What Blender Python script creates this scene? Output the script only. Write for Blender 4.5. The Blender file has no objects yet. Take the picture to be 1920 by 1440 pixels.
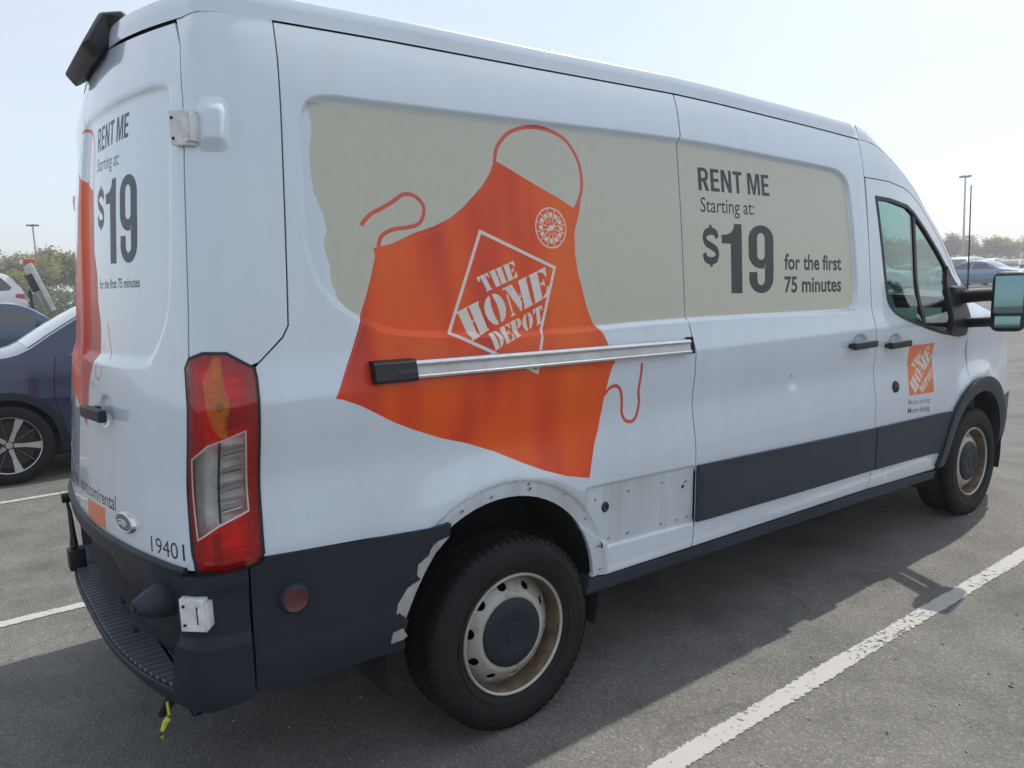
import bpy, bmesh, math, random
import numpy as np
from mathutils import Vector, Matrix, geometry

# ------------------------------------------------------------------ camera, world, sun, exposure
scene = bpy.context.scene
rad = math.radians
cam_data = bpy.data.cameras.new('camera')
cam = bpy.data.objects.new('camera', cam_data)
scene.collection.objects.link(cam)
_r = Vector((0.79842, -0.60070, -0.04102)); _d = Vector((-0.10697, -0.07447, -0.99147)); _f = Vector((0.59252, 0.79600, -0.12372))
cam.matrix_world = Matrix(((_r.x, -_d.x, -_f.x, -1.5505), (_r.y, -_d.y, -_f.y, -3.0944), (_r.z, -_d.z, -_f.z, 1.5932), (0, 0, 0, 1)))
cam_data.sensor_width = 36.0
cam_data.lens = 36.0 * 1429.66 / 1920.0
cam_data.clip_start = 0.05
cam_data.clip_end = 3000.0
scene.camera = cam

SUN = Vector((0.80, 0.11, 1.0)).normalized()          # towards the sun
SUN_EL = math.asin(SUN.z); SUN_AZ = math.atan2(SUN.y, SUN.x)
world = bpy.data.worlds.new('World'); scene.world = world
world.use_nodes = True
wn, wl = world.node_tree.nodes, world.node_tree.links
wn.clear()
sky = wn.new('ShaderNodeTexSky'); sky.sky_type = 'NISHITA'; sky.sun_disc = False
sky.sun_elevation = SUN_EL; sky.sun_rotation = math.pi / 2 - SUN_AZ
sky.air_density = 1.0; sky.dust_density = 1.2; sky.ozone_density = 2.0; sky.altitude = 0
veil = wn.new('ShaderNodeMix'); veil.data_type = 'RGBA'           # thin high haze over the whole sky
veil.inputs['Factor'].default_value = 0.44
veil.inputs['B'].default_value = (7.2, 7.5, 7.9, 1)
bg = wn.new('ShaderNodeBackground'); bg.inputs['Strength'].default_value = 0.135
wo = wn.new('ShaderNodeOutputWorld')
wtc = wn.new('ShaderNodeTexCoord'); wmp = wn.new('ShaderNodeMapping'); wmp.inputs['Scale'].default_value = (1.2, 1.2, 4.0)
wns = wn.new('ShaderNodeTexNoise'); wns.inputs['Scale'].default_value = 1.7; wns.inputs['Detail'].default_value = 5; wns.inputs['Roughness'].default_value = .5
wmr = wn.new('ShaderNodeMapRange'); wmr.inputs['From Min'].default_value = .3; wmr.inputs['From Max'].default_value = .7; wmr.inputs['To Min'].default_value = .46; wmr.inputs['To Max'].default_value = .62
wl.new(wtc.outputs['Generated'], wmp.inputs[0]); wl.new(wmp.outputs[0], wns.inputs['Vector']); wl.new(wns.outputs['Fac'], wmr.inputs['Value']); wl.new(wmr.outputs[0], veil.inputs['Factor'])
wl.new(sky.outputs[0], veil.inputs['A']); wl.new(veil.outputs['Result'], bg.inputs[0]); wl.new(bg.outputs[0], wo.inputs[0])

sun_data = bpy.data.lights.new('sun', 'SUN')
sun_data.energy = 3.6; sun_data.angle = rad(0.6); sun_data.color = (1.0, 0.93, 0.84)
sun = bpy.data.objects.new('sun', sun_data)
sun.rotation_euler = (-SUN).to_track_quat('-Z', 'Y').to_euler()
sun.location = (20, 0, 30)
scene.collection.objects.link(sun)

scene.view_settings.view_transform = 'Standard'
scene.view_settings.look = 'None'
scene.view_settings.gamma = 1.0
scene.view_settings.exposure = 0.17
scene.render.engine = 'CYCLES'
scene.cycles.max_bounces = 6; scene.cycles.diffuse_bounces = 3; scene.cycles.glossy_bounces = 4
scene.cycles.transparent_max_bounces = 12; scene.cycles.transmission_bounces = 6
scene.cycles.caustics_reflective = False; scene.cycles.caustics_refractive = False

COL = scene.collection
rng = random.Random(7)

# ------------------------------------------------------------------ materials
def new_mat(name):
    m = bpy.data.materials.new(name); m.use_nodes = True
    n, l = m.node_tree.nodes, m.node_tree.links
    return m, n, l, n['Principled BSDF']
def plain(name, col, rough=.5, metal=0., coat=0., var=0., scale=6., bump=0., bscale=200., spec=.5, rvar=0., tint=None):
    """base colour with soft noise variation, roughness variation and fine relief"""
    m, n, l, b = new_mat(name)
    b.inputs['Base Color'].default_value = (*col, 1); b.inputs['Roughness'].default_value = rough
    b.inputs['Metallic'].default_value = metal; b.inputs['Coat Weight'].default_value = coat
    b.inputs['Coat Roughness'].default_value = .05; b.inputs['Specular IOR Level'].default_value = spec
    tc = n.new('ShaderNodeTexCoord')
    if var > 0:
        ns = n.new('ShaderNodeTexNoise'); ns.inputs['Scale'].default_value = scale; ns.inputs['Detail'].default_value = 6
        ns.inputs['Roughness'].default_value = .62
        l.new(tc.outputs['Object'], ns.inputs['Vector'])
        cr = n.new('ShaderNodeValToRGB'); t = tint or tuple(c * (1 - var) for c in col)
        cr.color_ramp.elements[0].position = .32; cr.color_ramp.elements[0].color = (*t, 1)
        cr.color_ramp.elements[1].position = .68; cr.color_ramp.elements[1].color = (*[min(1, c * (1 + var * .5)) for c in col], 1)
        l.new(ns.outputs['Fac'], cr.inputs[0]); l.new(cr.outputs[0], b.inputs['Base Color'])
        if rvar > 0:
            mr = n.new('ShaderNodeMapRange'); mr.inputs['To Min'].default_value = max(.02, rough - rvar); mr.inputs['To Max'].default_value = rough + rvar
            l.new(ns.outputs['Fac'], mr.inputs['Value']); l.new(mr.outputs[0], b.inputs['Roughness'])
    if bump > 0:
        nb = n.new('ShaderNodeTexNoise'); nb.inputs['Scale'].default_value = bscale; nb.inputs['Detail'].default_value = 3
        l.new(tc.outputs['Object'], nb.inputs['Vector'])
        bp = n.new('ShaderNodeBump'); bp.inputs['Strength'].default_value = bump; bp.inputs['Distance'].default_value = .002
        l.new(nb.outputs['Fac'], bp.inputs['Height']); l.new(bp.outputs[0], b.inputs['Normal'])
    return m

def dirty_paint(name, col, dirt, amount, rough=.3, coat=.8):
    """automotive paint with road dirt gathering in streaks and toward the sills"""
    m, n, l, b = new_mat(name)
    b.inputs['Coat Weight'].default_value = coat; b.inputs['Coat Roughness'].default_value = .03; b.inputs['Coat IOR'].default_value = 1.65
    tc = n.new('ShaderNodeTexCoord')
    n1 = n.new('ShaderNodeTexNoise'); n1.inputs['Scale'].default_value = 2.3; n1.inputs['Detail'].default_value = 8; n1.inputs['Roughness'].default_value = .65
    mp = n.new('ShaderNodeMapping'); mp.inputs['Scale'].default_value = (9, 9, 1.2)
    n2 = n.new('ShaderNodeTexNoise'); n2.inputs['Scale'].default_value = 1.6; n2.inputs['Detail'].default_value = 5
    l.new(tc.outputs['Object'], n1.inputs['Vector']); l.new(tc.outputs['Object'], mp.inputs[0]); l.new(mp.outputs[0], n2.inputs['Vector'])
    mul = n.new('ShaderNodeMath'); mul.operation = 'MULTIPLY'; l.new(n1.outputs['Fac'], mul.inputs[0]); l.new(n2.outputs['Fac'], mul.inputs[1])
    mr = n.new('ShaderNodeMapRange'); mr.inputs['From Min'].default_value = .16; mr.inputs['From Max'].default_value = .42; mr.inputs['To Max'].default_value = amount
    l.new(mul.outputs[0], mr.inputs['Value'])
    n3 = n.new('ShaderNodeTexNoise'); n3.inputs['Scale'].default_value = 75; n3.inputs['Detail'].default_value = 2; l.new(tc.outputs['Object'], n3.inputs['Vector'])
    sp = n.new('ShaderNodeMapRange'); sp.inputs['From Min'].default_value = .70; sp.inputs['From Max'].default_value = .76; sp.inputs['To Max'].default_value = .5; l.new(n3.outputs['Fac'], sp.inputs['Value'])
    sa = n.new('ShaderNodeMath'); sa.operation = 'MAXIMUM'; l.new(mr.outputs[0], sa.inputs[0]); l.new(sp.outputs[0], sa.inputs[1])
    mx = n.new('ShaderNodeMix'); mx.data_type = 'RGBA'; mx.inputs['A'].default_value = (*col, 1); mx.inputs['B'].default_value = (*dirt, 1)
    l.new(sa.outputs[0], mx.inputs['Factor']); l.new(mx.outputs['Result'], b.inputs['Base Color'])
    rr = n.new('ShaderNodeMapRange'); rr.inputs['To Min'].default_value = rough; rr.inputs['To Max'].default_value = rough + .3
    l.new(mr.outputs[0], rr.inputs['Value']); l.new(rr.outputs[0], b.inputs['Roughness'])
    return m

def glass_mat(name, tint, refl=.06, body=None):
    """thin pane: tinted see-through plus fresnel mirror"""
    m, n, l, b = new_mat(name)
    out = n['Material Output']; n.remove(b)
    tr = n.new('ShaderNodeBsdfTransparent'); tr.inputs[0].default_value = (*tint, 1)
    gl = n.new('ShaderNodeBsdfGlossy'); gl.inputs['Roughness'].default_value = .015; gl.inputs['Color'].default_value = (.9, .95, .95, 1)
    lw = n.new('ShaderNodeFresnel'); lw.inputs['IOR'].default_value = 1.5
    ad = n.new('ShaderNodeMath'); ad.operation = 'ADD'; ad.inputs[1].default_value = refl; l.new(lw.outputs[0], ad.inputs[0])
    base = tr
    if body:                                   # moulded plastic scatters some light itself
        df = n.new('ShaderNodeBsdfDiffuse'); df.inputs[0].default_value = (*body, 1); bm_ = n.new('ShaderNodeMixShader'); bm_.inputs[0].default_value = .17
        l.new(tr.outputs[0], bm_.inputs[1]); l.new(df.outputs[0], bm_.inputs[2]); base = bm_
    mx = n.new('ShaderNodeMixShader'); l.new(ad.outputs[0], mx.inputs[0]); l.new(base.outputs[0], mx.inputs[1]); l.new(gl.outputs[0], mx.inputs[2])
    l.new(mx.outputs[0], out.inputs[0])
    return m

M = {}
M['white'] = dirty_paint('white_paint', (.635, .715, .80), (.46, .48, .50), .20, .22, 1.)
M['bare'] = dirty_paint('dirty_bare_panel', (.56, .62, .67), (.30, .27, .23), .50, .45, .2)
M['parchment'] = plain('parchment_print', (.52, .51, .42), .35, coat=.5, var=.13, scale=9)
M['bare_dirty'] = dirty_paint('grimy_torn_flange', (.42, .43, .42), (.14, .11, .09), .95, .6, 0)
M['orange'] = None
M['print_grey'] = plain('charcoal_print', (.020, .024, .032), .45, coat=.15, var=.12, scale=20)
M['print_white'] = plain('white_print', (.72, .70, .64), .35, coat=.4, var=.08, scale=20)
M['print_midgrey'] = plain('grey_print', (.2, .21, .22), .4, coat=.4, var=.1, scale=20)
M['logo_orange'] = plain('orange_print', (.78, .17, .035), .35, coat=.4, var=.08, scale=20)
M['strap'] = plain('red_orange_print', (.66, .075, .03), .35, coat=.4, var=.12, scale=20)
M['plastic'] = plain('charcoal_plastic', (.011, .015, .025), .5, var=.35, scale=5, bump=.3, bscale=500, rvar=.12, tint=(.020, .024, .033), spec=.3)
M['plastic_grey'] = plain('faded_grey_plastic', (.024, .034, .050), .5, var=.3, scale=4, bump=.25, bscale=600, rvar=.1, spec=.4)
M['black'] = plain('black_trim', (.009, .010, .012), .5, var=.3, scale=12)
M['gap'] = plain('dark_underbody', (.012, .012, .013), .9, var=.4, scale=5)
M['rubber'] = None
M['chrome'] = plain('bright_aluminium', (.70, .71, .72), .28, metal=1., var=.1, scale=30)
M['alu'] = plain('dull_aluminium', (.52, .52, .50), .42, metal=.85, var=.2, scale=14)
M['glass'] = glass_mat('green_tint_glass', (.40, .59, .57), .06)
M['mirror'] = plain('mirror_glass', (.20, .31, .32), .02, metal=1., var=.03)
M['seat'] = plain('dark_seat_cloth', (.03, .032, .036), .85, var=.3, scale=30)
M['dash'] = plain('dark_dash_plastic', (.035, .04, .042), .6, var=.25, scale=12)
M['headliner'] = plain('grey_headliner', (.25, .26, .26), .9, var=.1, scale=10)
M['strap_yellow'] = plain('yellow_green_strap', (.55, .58, .05), .6, var=.2, scale=40)
M['bolt'] = plain('zinc_clip', (.55, .55, .53), .45, metal=.4, var=.3, scale=60)

# apron print: orange cloth with printed darker vertical folds
def apron_mat():
    m, n, l, b = new_mat('apron_print')
    b.inputs['Roughness'].default_value = .42; b.inputs['Coat Weight'].default_value = .25; b.inputs['Coat Roughness'].default_value = .10; b.inputs['Specular IOR Level'].default_value = .3
    tc = n.new('ShaderNodeTexCoord'); mp = n.new('ShaderNodeMapping'); mp.inputs['Scale'].default_value = (2.6, 2.6, .5); mp.inputs['Location'].default_value = (.35, 0, .2)
    ns = n.new('ShaderNodeTexNoise'); ns.inputs['Scale'].default_value = 1.55; ns.inputs['Detail'].default_value = 2.2; ns.inputs['Roughness'].default_value = .45
    l.new(tc.outputs['Object'], mp.inputs[0]); l.new(mp.outputs[0], ns.inputs['Vector'])
    cr = n.new('ShaderNodeValToRGB'); e = cr.color_ramp.elements
    e[0].position = .32; e[0].color = (.50, .035, .03, 1); e[1].position = .66; e[1].color = (.88, .135, .012, 1)
    k = e.new(.43); k.color = (.74, .065, .014, 1); k = e.new(.51); k.color = (.84, .098, .012, 1)
    l.new(ns.outputs['Fac'], cr.inputs[0])
    wv = n.new('ShaderNodeTexNoise'); wv.inputs['Scale'].default_value = 260; wv.inputs['Detail'].default_value = 1
    l.new(tc.outputs['Object'], wv.inputs['Vector'])
    mx = n.new('ShaderNodeMix'); mx.data_type = 'RGBA'; mx.blend_type = 'MULTIPLY'; mx.inputs['Factor'].default_value = .10
    l.new(cr.outputs[0], mx.inputs['A']); l.new(wv.outputs['Fac'], mx.inputs['B']); l.new(mx.outputs['Result'], b.inputs['Base Color'])
    return m
M['orange'] = apron_mat()
def parchment_mat():
    m, n, l, b = new_mat('kraft_paper_print')
    b.inputs['Roughness'].default_value = .3; b.inputs['Coat Weight'].default_value = .5; b.inputs['Coat Roughness'].default_value = .08
    tc = n.new('ShaderNodeTexCoord'); mp = n.new('ShaderNodeMapping'); mp.inputs['Scale'].default_value = (30, 30, 5)
    ns = n.new('ShaderNodeTexNoise'); ns.inputs['Scale'].default_value = 2.6; ns.inputs['Detail'].default_value = 6; ns.inputs['Roughness'].default_value = .7
    l.new(tc.outputs['Object'], mp.inputs[0]); l.new(mp.outputs[0], ns.inputs['Vector'])
    cr = n.new('ShaderNodeValToRGB'); e = cr.color_ramp.elements
    e[0].position = .3; e[0].color = (.51, .50, .40, 1); e[1].position = .7; e[1].color = (.55, .54, .435, 1)
    l.new(ns.outputs['Fac'], cr.inputs[0]); l.new(cr.outputs[0], b.inputs['Base Color'])
    return m
M['parchment'] = parchment_mat()
def rubber_mat():
    m, n, l, b = new_mat('tyre_rubber')
    tc = n.new('ShaderNodeTexCoord'); ns = n.new('ShaderNodeTexNoise'); ns.inputs['Scale'].default_value = 7; ns.inputs['Detail'].default_value = 8
    l.new(tc.outputs['Object'], ns.inputs['Vector'])
    cr = n.new('ShaderNodeValToRGB'); e = cr.color_ramp.elements
    e[0].position = .35; e[0].color = (.007, .0075, .009, 1); e[1].position = .78; e[1].color = (.017, .0165, .016, 1)
    l.new(ns.outputs['Fac'], cr.inputs[0]); l.new(cr.outputs[0], b.inputs['Base Color']); b.inputs['Roughness'].default_value = .7; b.inputs['Specular IOR Level'].default_value = .3
    nb = n.new('ShaderNodeTexNoise'); nb.inputs['Scale'].default_value = 90; l.new(tc.outputs['Object'], nb.inputs['Vector'])
    bp = n.new('ShaderNodeBump'); bp.inputs['Strength'].default_value = .3; bp.inputs['Distance'].default_value = .002
    l.new(nb.outputs['Fac'], bp.inputs['Height']); l.new(bp.outputs[0], b.inputs['Normal'])
    return m
M['rubber'] = rubber_mat()
def steel_wheel_mat():
    m, n, l, b = new_mat('rusty_silver_wheel')
    tc = n.new('ShaderNodeTexCoord'); ns = n.new('ShaderNodeTexNoise'); ns.inputs['Scale'].default_value = 9; ns.inputs['Detail'].default_value = 9; ns.inputs['Roughness'].default_value = .7
    l.new(tc.outputs['Object'], ns.inputs['Vector'])
    cr = n.new('ShaderNodeValToRGB'); e = cr.color_ramp.elements
    e[0].position = .30; e[0].color = (.15, .10, .06, 1); e[1].position = .60; e[1].color = (.47, .47, .45, 1); k = e.new(.40); k.color = (.40, .38, .34, 1)
    l.new(ns.outputs['Fac'], cr.inputs[0]); l.new(cr.outputs[0], b.inputs['Base Color'])
    b.inputs['Roughness'].default_value = .45; b.inputs['Metallic'].default_value = .25
    return m
M['wheel_steel'] = steel_wheel_mat()
M['wheel_rust'] = plain('rusty_rim_barrel', (.17, .125, .075), .65, metal=.1, var=.5, scale=14, tint=(.07, .045, .025))
def lens_mat(name, c1, c2, scale):
    m, n, l, b = new_mat(name)
    tc = n.new('ShaderNodeTexCoord'); vo = n.new('ShaderNodeTexVoronoi'); vo.inputs['Scale'].default_value = scale
    ns = n.new('ShaderNodeTexNoise'); ns.inputs['Scale'].default_value = 14; ns.inputs['Detail'].default_value = 4
    l.new(tc.outputs['Object'], vo.inputs['Vector']); l.new(tc.outputs['Object'], ns.inputs['Vector'])
    ad = n.new('ShaderNodeMath'); ad.operation = 'MULTIPLY_ADD'; ad.inputs[1].default_value = .35; l.new(vo.outputs['Distance'], ad.inputs[0]); l.new(ns.outputs['Fac'], ad.inputs[2])
    cr = n.new('ShaderNodeValToRGB'); e = cr.color_ramp.elements; e[0].position = .35; e[0].color = (*c1, 1); e[1].position = .8; e[1].color = (*c2, 1)
    l.new(ad.outputs[0], cr.inputs[0]); l.new(cr.outputs[0], b.inputs['Base Color'])
    b.inputs['Roughness'].default_value = .3; b.inputs['Coat Weight'].default_value = 1; b.inputs['Coat Roughness'].default_value = .03
    return m
M['red_lens'] = lens_mat('red_lens', (.22, .002, .004), (.62, .012, .012), 60)
M['dark_red_lens'] = lens_mat('dark_red_lens', (.10, .001, .003), (.26, .004, .006), 60)
M['amber_lens'] = lens_mat('amber_lens', (.45, .03, .004), (.85, .26, .02), 40)
M['clear_lens'] = lens_mat('clear_lens', (.16, .18, .19), (.50, .52, .52), 45)
M['clear_dark'] = lens_mat('clear_lens_depth', (.10, .13, .15), (.22, .27, .29), 25)
M['red_shell'] = glass_mat('red_lens_shell', (.99, .014, .012), .015, (.86, .010, .008))
M['amber_shell'] = glass_mat('amber_lens_shell', (.98, .60, .08), .015, (.90, .26, .02))
M['clear_shell'] = glass_mat('clear_lens_shell', (.86, .90, .90), .03)
M['reflector'] = plain('lamp_reflector', (.88, .88, .87), .25, metal=.15, var=.25, scale=30, bump=.6, bscale=120)
M['amber_part'] = plain('amber_bulb_holder', (.85, .42, .04), .3, coat=.6, var=.35, scale=40)
M['lens_white'] = plain('lens_frame', (.62, .62, .56), .25, coat=.8, var=.15, scale=30)

# ------------------------------------------------------------------ scene-graph helpers
def tag(o, label=None, cat=None, group=None, kind=None):
    if label: o['label'] = label
    if cat: o['category'] = cat
    if group: o['group'] = group
    if kind: o['kind'] = kind
    return o
def empty(name, loc=(0, 0, 0), rz=0, label=None, cat=None, group=None):
    o = bpy.data.objects.new(name, None); COL.objects.link(o)
    o.location = loc; o.rotation_euler = (0, 0, rz); o.empty_display_size = .2
    return tag(o, label, cat, group)
def link(name, me, mat, parent=None, smooth=None):
    o = bpy.data.objects.new(name, me); COL.objects.link(o)
    if mat is not None and not me.materials: me.materials.append(mat)
    if parent is not None: o.parent = parent
    return o
def pyd(name, V, F, mat, parent=None, smooth=True, sharp=None):
    me = bpy.data.meshes.new(name); me.from_pydata([tuple(map(float, v)) for v in V], [], [tuple(int(i) for i in f) for f in F]); me.update()
    if smooth:
        me.polygons.foreach_set('use_smooth', [True] * len(me.polygons))
        if sharp: me.set_sharp_from_angle(angle=rad(sharp))
    return link(name, me, mat, parent)
def finish(bm, name, mat, parent=None, bevel=0., smooth=False, sharp=35, seg=2):
    if bevel > 0:
        bmesh.ops.bevel(bm, geom=[e for e in bm.edges if len(e.link_faces) == 2 and e.calc_face_angle(0) > .5], offset=bevel, segments=seg, affect='EDGES', profile=.6)
    bmesh.ops.recalc_face_normals(bm, faces=bm.faces)
    me = bpy.data.meshes.new(name); bm.to_mesh(me); bm.free()
    if smooth or bevel > 0:
        me.polygons.foreach_set('use_smooth', [True] * len(me.polygons)); me.set_sharp_from_angle(angle=rad(sharp))
    return link(name, me, mat, parent)
def box(name, lo, hi, mat, parent=None, bevel=.004, rot=None, seg=2):
    bm = bmesh.new(); bmesh.ops.create_cube(bm, size=1)
    c = [(a + b) / 2 for a, b in zip(lo, hi)]; s = [abs(b - a) for a, b in zip(lo, hi)]
    for v in bm.verts: v.co = Vector((v.co.x * s[0], v.co.y * s[1], v.co.z * s[2]))
    if rot: bmesh.ops.rotate(bm, verts=bm.verts, matrix=rot, cent=(0, 0, 0))
    for v in bm.verts: v.co += Vector(c)
    return finish(bm, name, mat, parent, bevel=min(bevel, min(s) * .4), seg=seg)
def prism(name, pts, axis, a, b, mat, parent=None, bevel=.003, seg=2):
    """extrude a 2D outline along an axis (0,1,2) from a to b"""
    bm = bmesh.new()
    def mk(p, t):
        c = list(p); c.insert(axis, t); return bm.verts.new(c)
    A = [mk(p, a) for p in pts]; B = [mk(p, b) for p in pts]; n = len(pts)
    bm.faces.new(A); bm.faces.new(B[::-1])
    for i in range(n): bm.faces.new((A[i], B[i], B[(i + 1) % n], A[(i + 1) % n]))
    bmesh.ops.recalc_face_normals(bm, faces=bm.faces)
    return finish(bm, name, mat, parent, bevel=bevel, seg=seg)
def lathe(name, prof, seg, mat, parent=None, axis='Y', sharp=40, cols=None):
    """revolve (radius, offset) profile about the axis through the origin"""
    V, F = [], []; m = len(prof)
    for i in range(seg):
        a = 2 * math.pi * i / seg
        for r, t in prof:
            if axis == 'Y': V.append((r * math.cos(a), t, r * math.sin(a)))
            elif axis == 'Z': V.append((r * math.cos(a), r * math.sin(a), t))
            else: V.append((t, r * math.cos(a), r * math.sin(a)))
    for i in range(seg):
        j = (i + 1) % seg
        for k in range(m - 1): F.append((i * m + k, i * m + k + 1, j * m + k + 1, j * m + k))
    o = pyd(name, V, F, mat, parent, True)
    bm = bmesh.new(); bm.from_mesh(o.data); bmesh.ops.remove_doubles(bm, verts=bm.verts, dist=1e-5); bmesh.ops.recalc_face_normals(bm, faces=bm.faces); bm.to_mesh(o.data); bm.free()
    o.data.set_sharp_from_angle(angle=rad(sharp))
    return o
def tube(name, pts, rads, mat, parent=None, seg=8, caps=True):
    pts = [Vector(p) for p in pts]
    if not hasattr(rads, '__len__'): rads = [rads] * len(pts)
    V, F = [], []; up = Vector((0, 0, 1)); n = len(pts)
    for i, p in enumerate(pts):
        t = (pts[min(i + 1, n - 1)] - pts[max(i - 1, 0)]).normalized()
        a = t.cross(up) if abs(t.dot(up)) < .95 else t.cross(Vector((1, 0, 0)))
        a.normalize(); b = a.cross(t)
        for k in range(seg):
            c = 2 * math.pi * k / seg; V.append(p + (a * math.cos(c) + b * math.sin(c)) * rads[i])
    for i in range(n - 1):
        for k in range(seg):
            k2 = (k + 1) % seg; F.append((i * seg + k, i * seg + k2, (i + 1) * seg + k2, (i + 1) * seg + k))
    if caps: F.append(tuple(range(seg))[::-1]); F.append(tuple((n - 1) * seg + k for k in range(seg)))
    return pyd(name, V, F, mat, parent, True, 50)
def copy_tree(o, parent=None):
    c = o.copy(); COL.objects.link(c); c.parent = parent
    for ch in o.children: copy_tree(ch, c)
    return c

# ------------------------------------------------------------------ panel builder: constrained triangulation lifted onto a surface
def spl(pts, n=24):
    P = np.array(pts, float); out = []
    T = np.zeros_like(P); T[1:-1] = (P[2:] - P[:-2]) / 2; T[0] = P[1] - P[0]; T[-1] = P[-1] - P[-2]
    t = np.linspace(0, 1, n, endpoint=False)[:, None]
    for i in range(len(P) - 1):
        out.append((2*t**3-3*t**2+1) * P[i] + (t**3-2*t**2+t) * T[i] + (-2*t**3+3*t**2) * P[i+1] + (t**3-t**2) * T[i+1])
    out.append(P[-1:]); return np.vstack(out)
def ss(a, b, x):
    t = np.clip((x - a) / (b - a), 0, 1); return t * t * (3 - 2 * t)
def resample(poly, res, closed=True):
    P = np.array(poly, float); Q = np.roll(P, -1, 0) if closed else P[1:]
    out = []
    for a, b in zip(P, Q):
        k = max(1, int(math.ceil(np.hypot(*(b - a)) / res)))
        for i in range(k): out.append(a + (b - a) * i / k)
    if not closed: out.append(P[-1])
    return np.array(out)
def smooth_closed(poly, n=6):
    P = np.array(poly, float); return spl(np.vstack([P[-2:], P, P[:3]]), n)[2 * n:-2 * n - 1]
def area2(P): return .5 * np.sum(P[:, 0] * np.roll(P[:, 1], -1) - np.roll(P[:, 0], -1) * P[:, 1])
def inset(poly, g):
    P = np.array(poly, float)
    keep = np.hypot(*(P - np.roll(P, 1, 0)).T) > 1e-6; P = P[keep]
    if area2(P) < 0: P = P[::-1]
    e1 = P - np.roll(P, 1, 0); e2 = np.roll(P, -1, 0) - P
    n1 = np.stack([-e1[:, 1], e1[:, 0]], 1); n2 = np.stack([-e2[:, 1], e2[:, 0]], 1)
    n1 /= np.linalg.norm(n1, axis=1)[:, None]; n2 /= np.linalg.norm(n2, axis=1)[:, None]
    m = n1 + n2; m /= np.maximum(np.linalg.norm(m, axis=1), 1e-6)[:, None]
    c = np.maximum((m * n1).sum(1), .4)
    return P + m * (g / c)[:, None]
def inside(loops, p):
    ins = np.zeros(len(p), bool)
    for L in loops:
        A = np.asarray(L, float); B = np.roll(A, -1, 0)
        for a, b in zip(A, B):
            c = (a[1] > p[:, 1]) != (b[1] > p[:, 1])
            if c.any(): ins[c] ^= p[c, 0] < a[0] + (p[c, 1] - a[1]) * (b[0] - a[0]) / (b[1] - a[1])
    return ins
def sdf(poly, p):
    A = np.asarray(poly, float); B = np.roll(A, -1, 0); d = np.full(len(p), 1e9)
    for a, b in zip(A, B):
        e = b - a; w = p - a; t = np.clip((w @ e) / max(e @ e, 1e-12), 0, 1)
        d = np.minimum(d, np.hypot(*(w - t[:, None] * e).T))
    return np.where(inside([A], p), -d, d)
def ribbon(line, w, taper=False):
    P = spl(line, 5); T = np.gradient(P, axis=0); T /= np.maximum(np.linalg.norm(T, axis=1), 1e-9)[:, None]
    N = np.stack([-T[:, 1], T[:, 0]], 1); ww = np.asarray(w) if np.ndim(w) else np.full(len(P), w)
    return np.vstack([P + N * ww[:, None] / 2, (P - N * ww[:, None] / 2)[::-1]])
def rows(poly, offs, step):
    return np.vstack([resample(inset(poly, t) if t else np.array(poly, float), step) for t in offs])
def mk_normals(surf, u, z, e=.003):
    a = surf(u + e, z) - surf(u - e, z); b = surf(u, z + e) - surf(u, z - e)
    n = np.cross(a, b); return n / np.maximum(np.linalg.norm(n, axis=1), 1e-12)[:, None]
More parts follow.
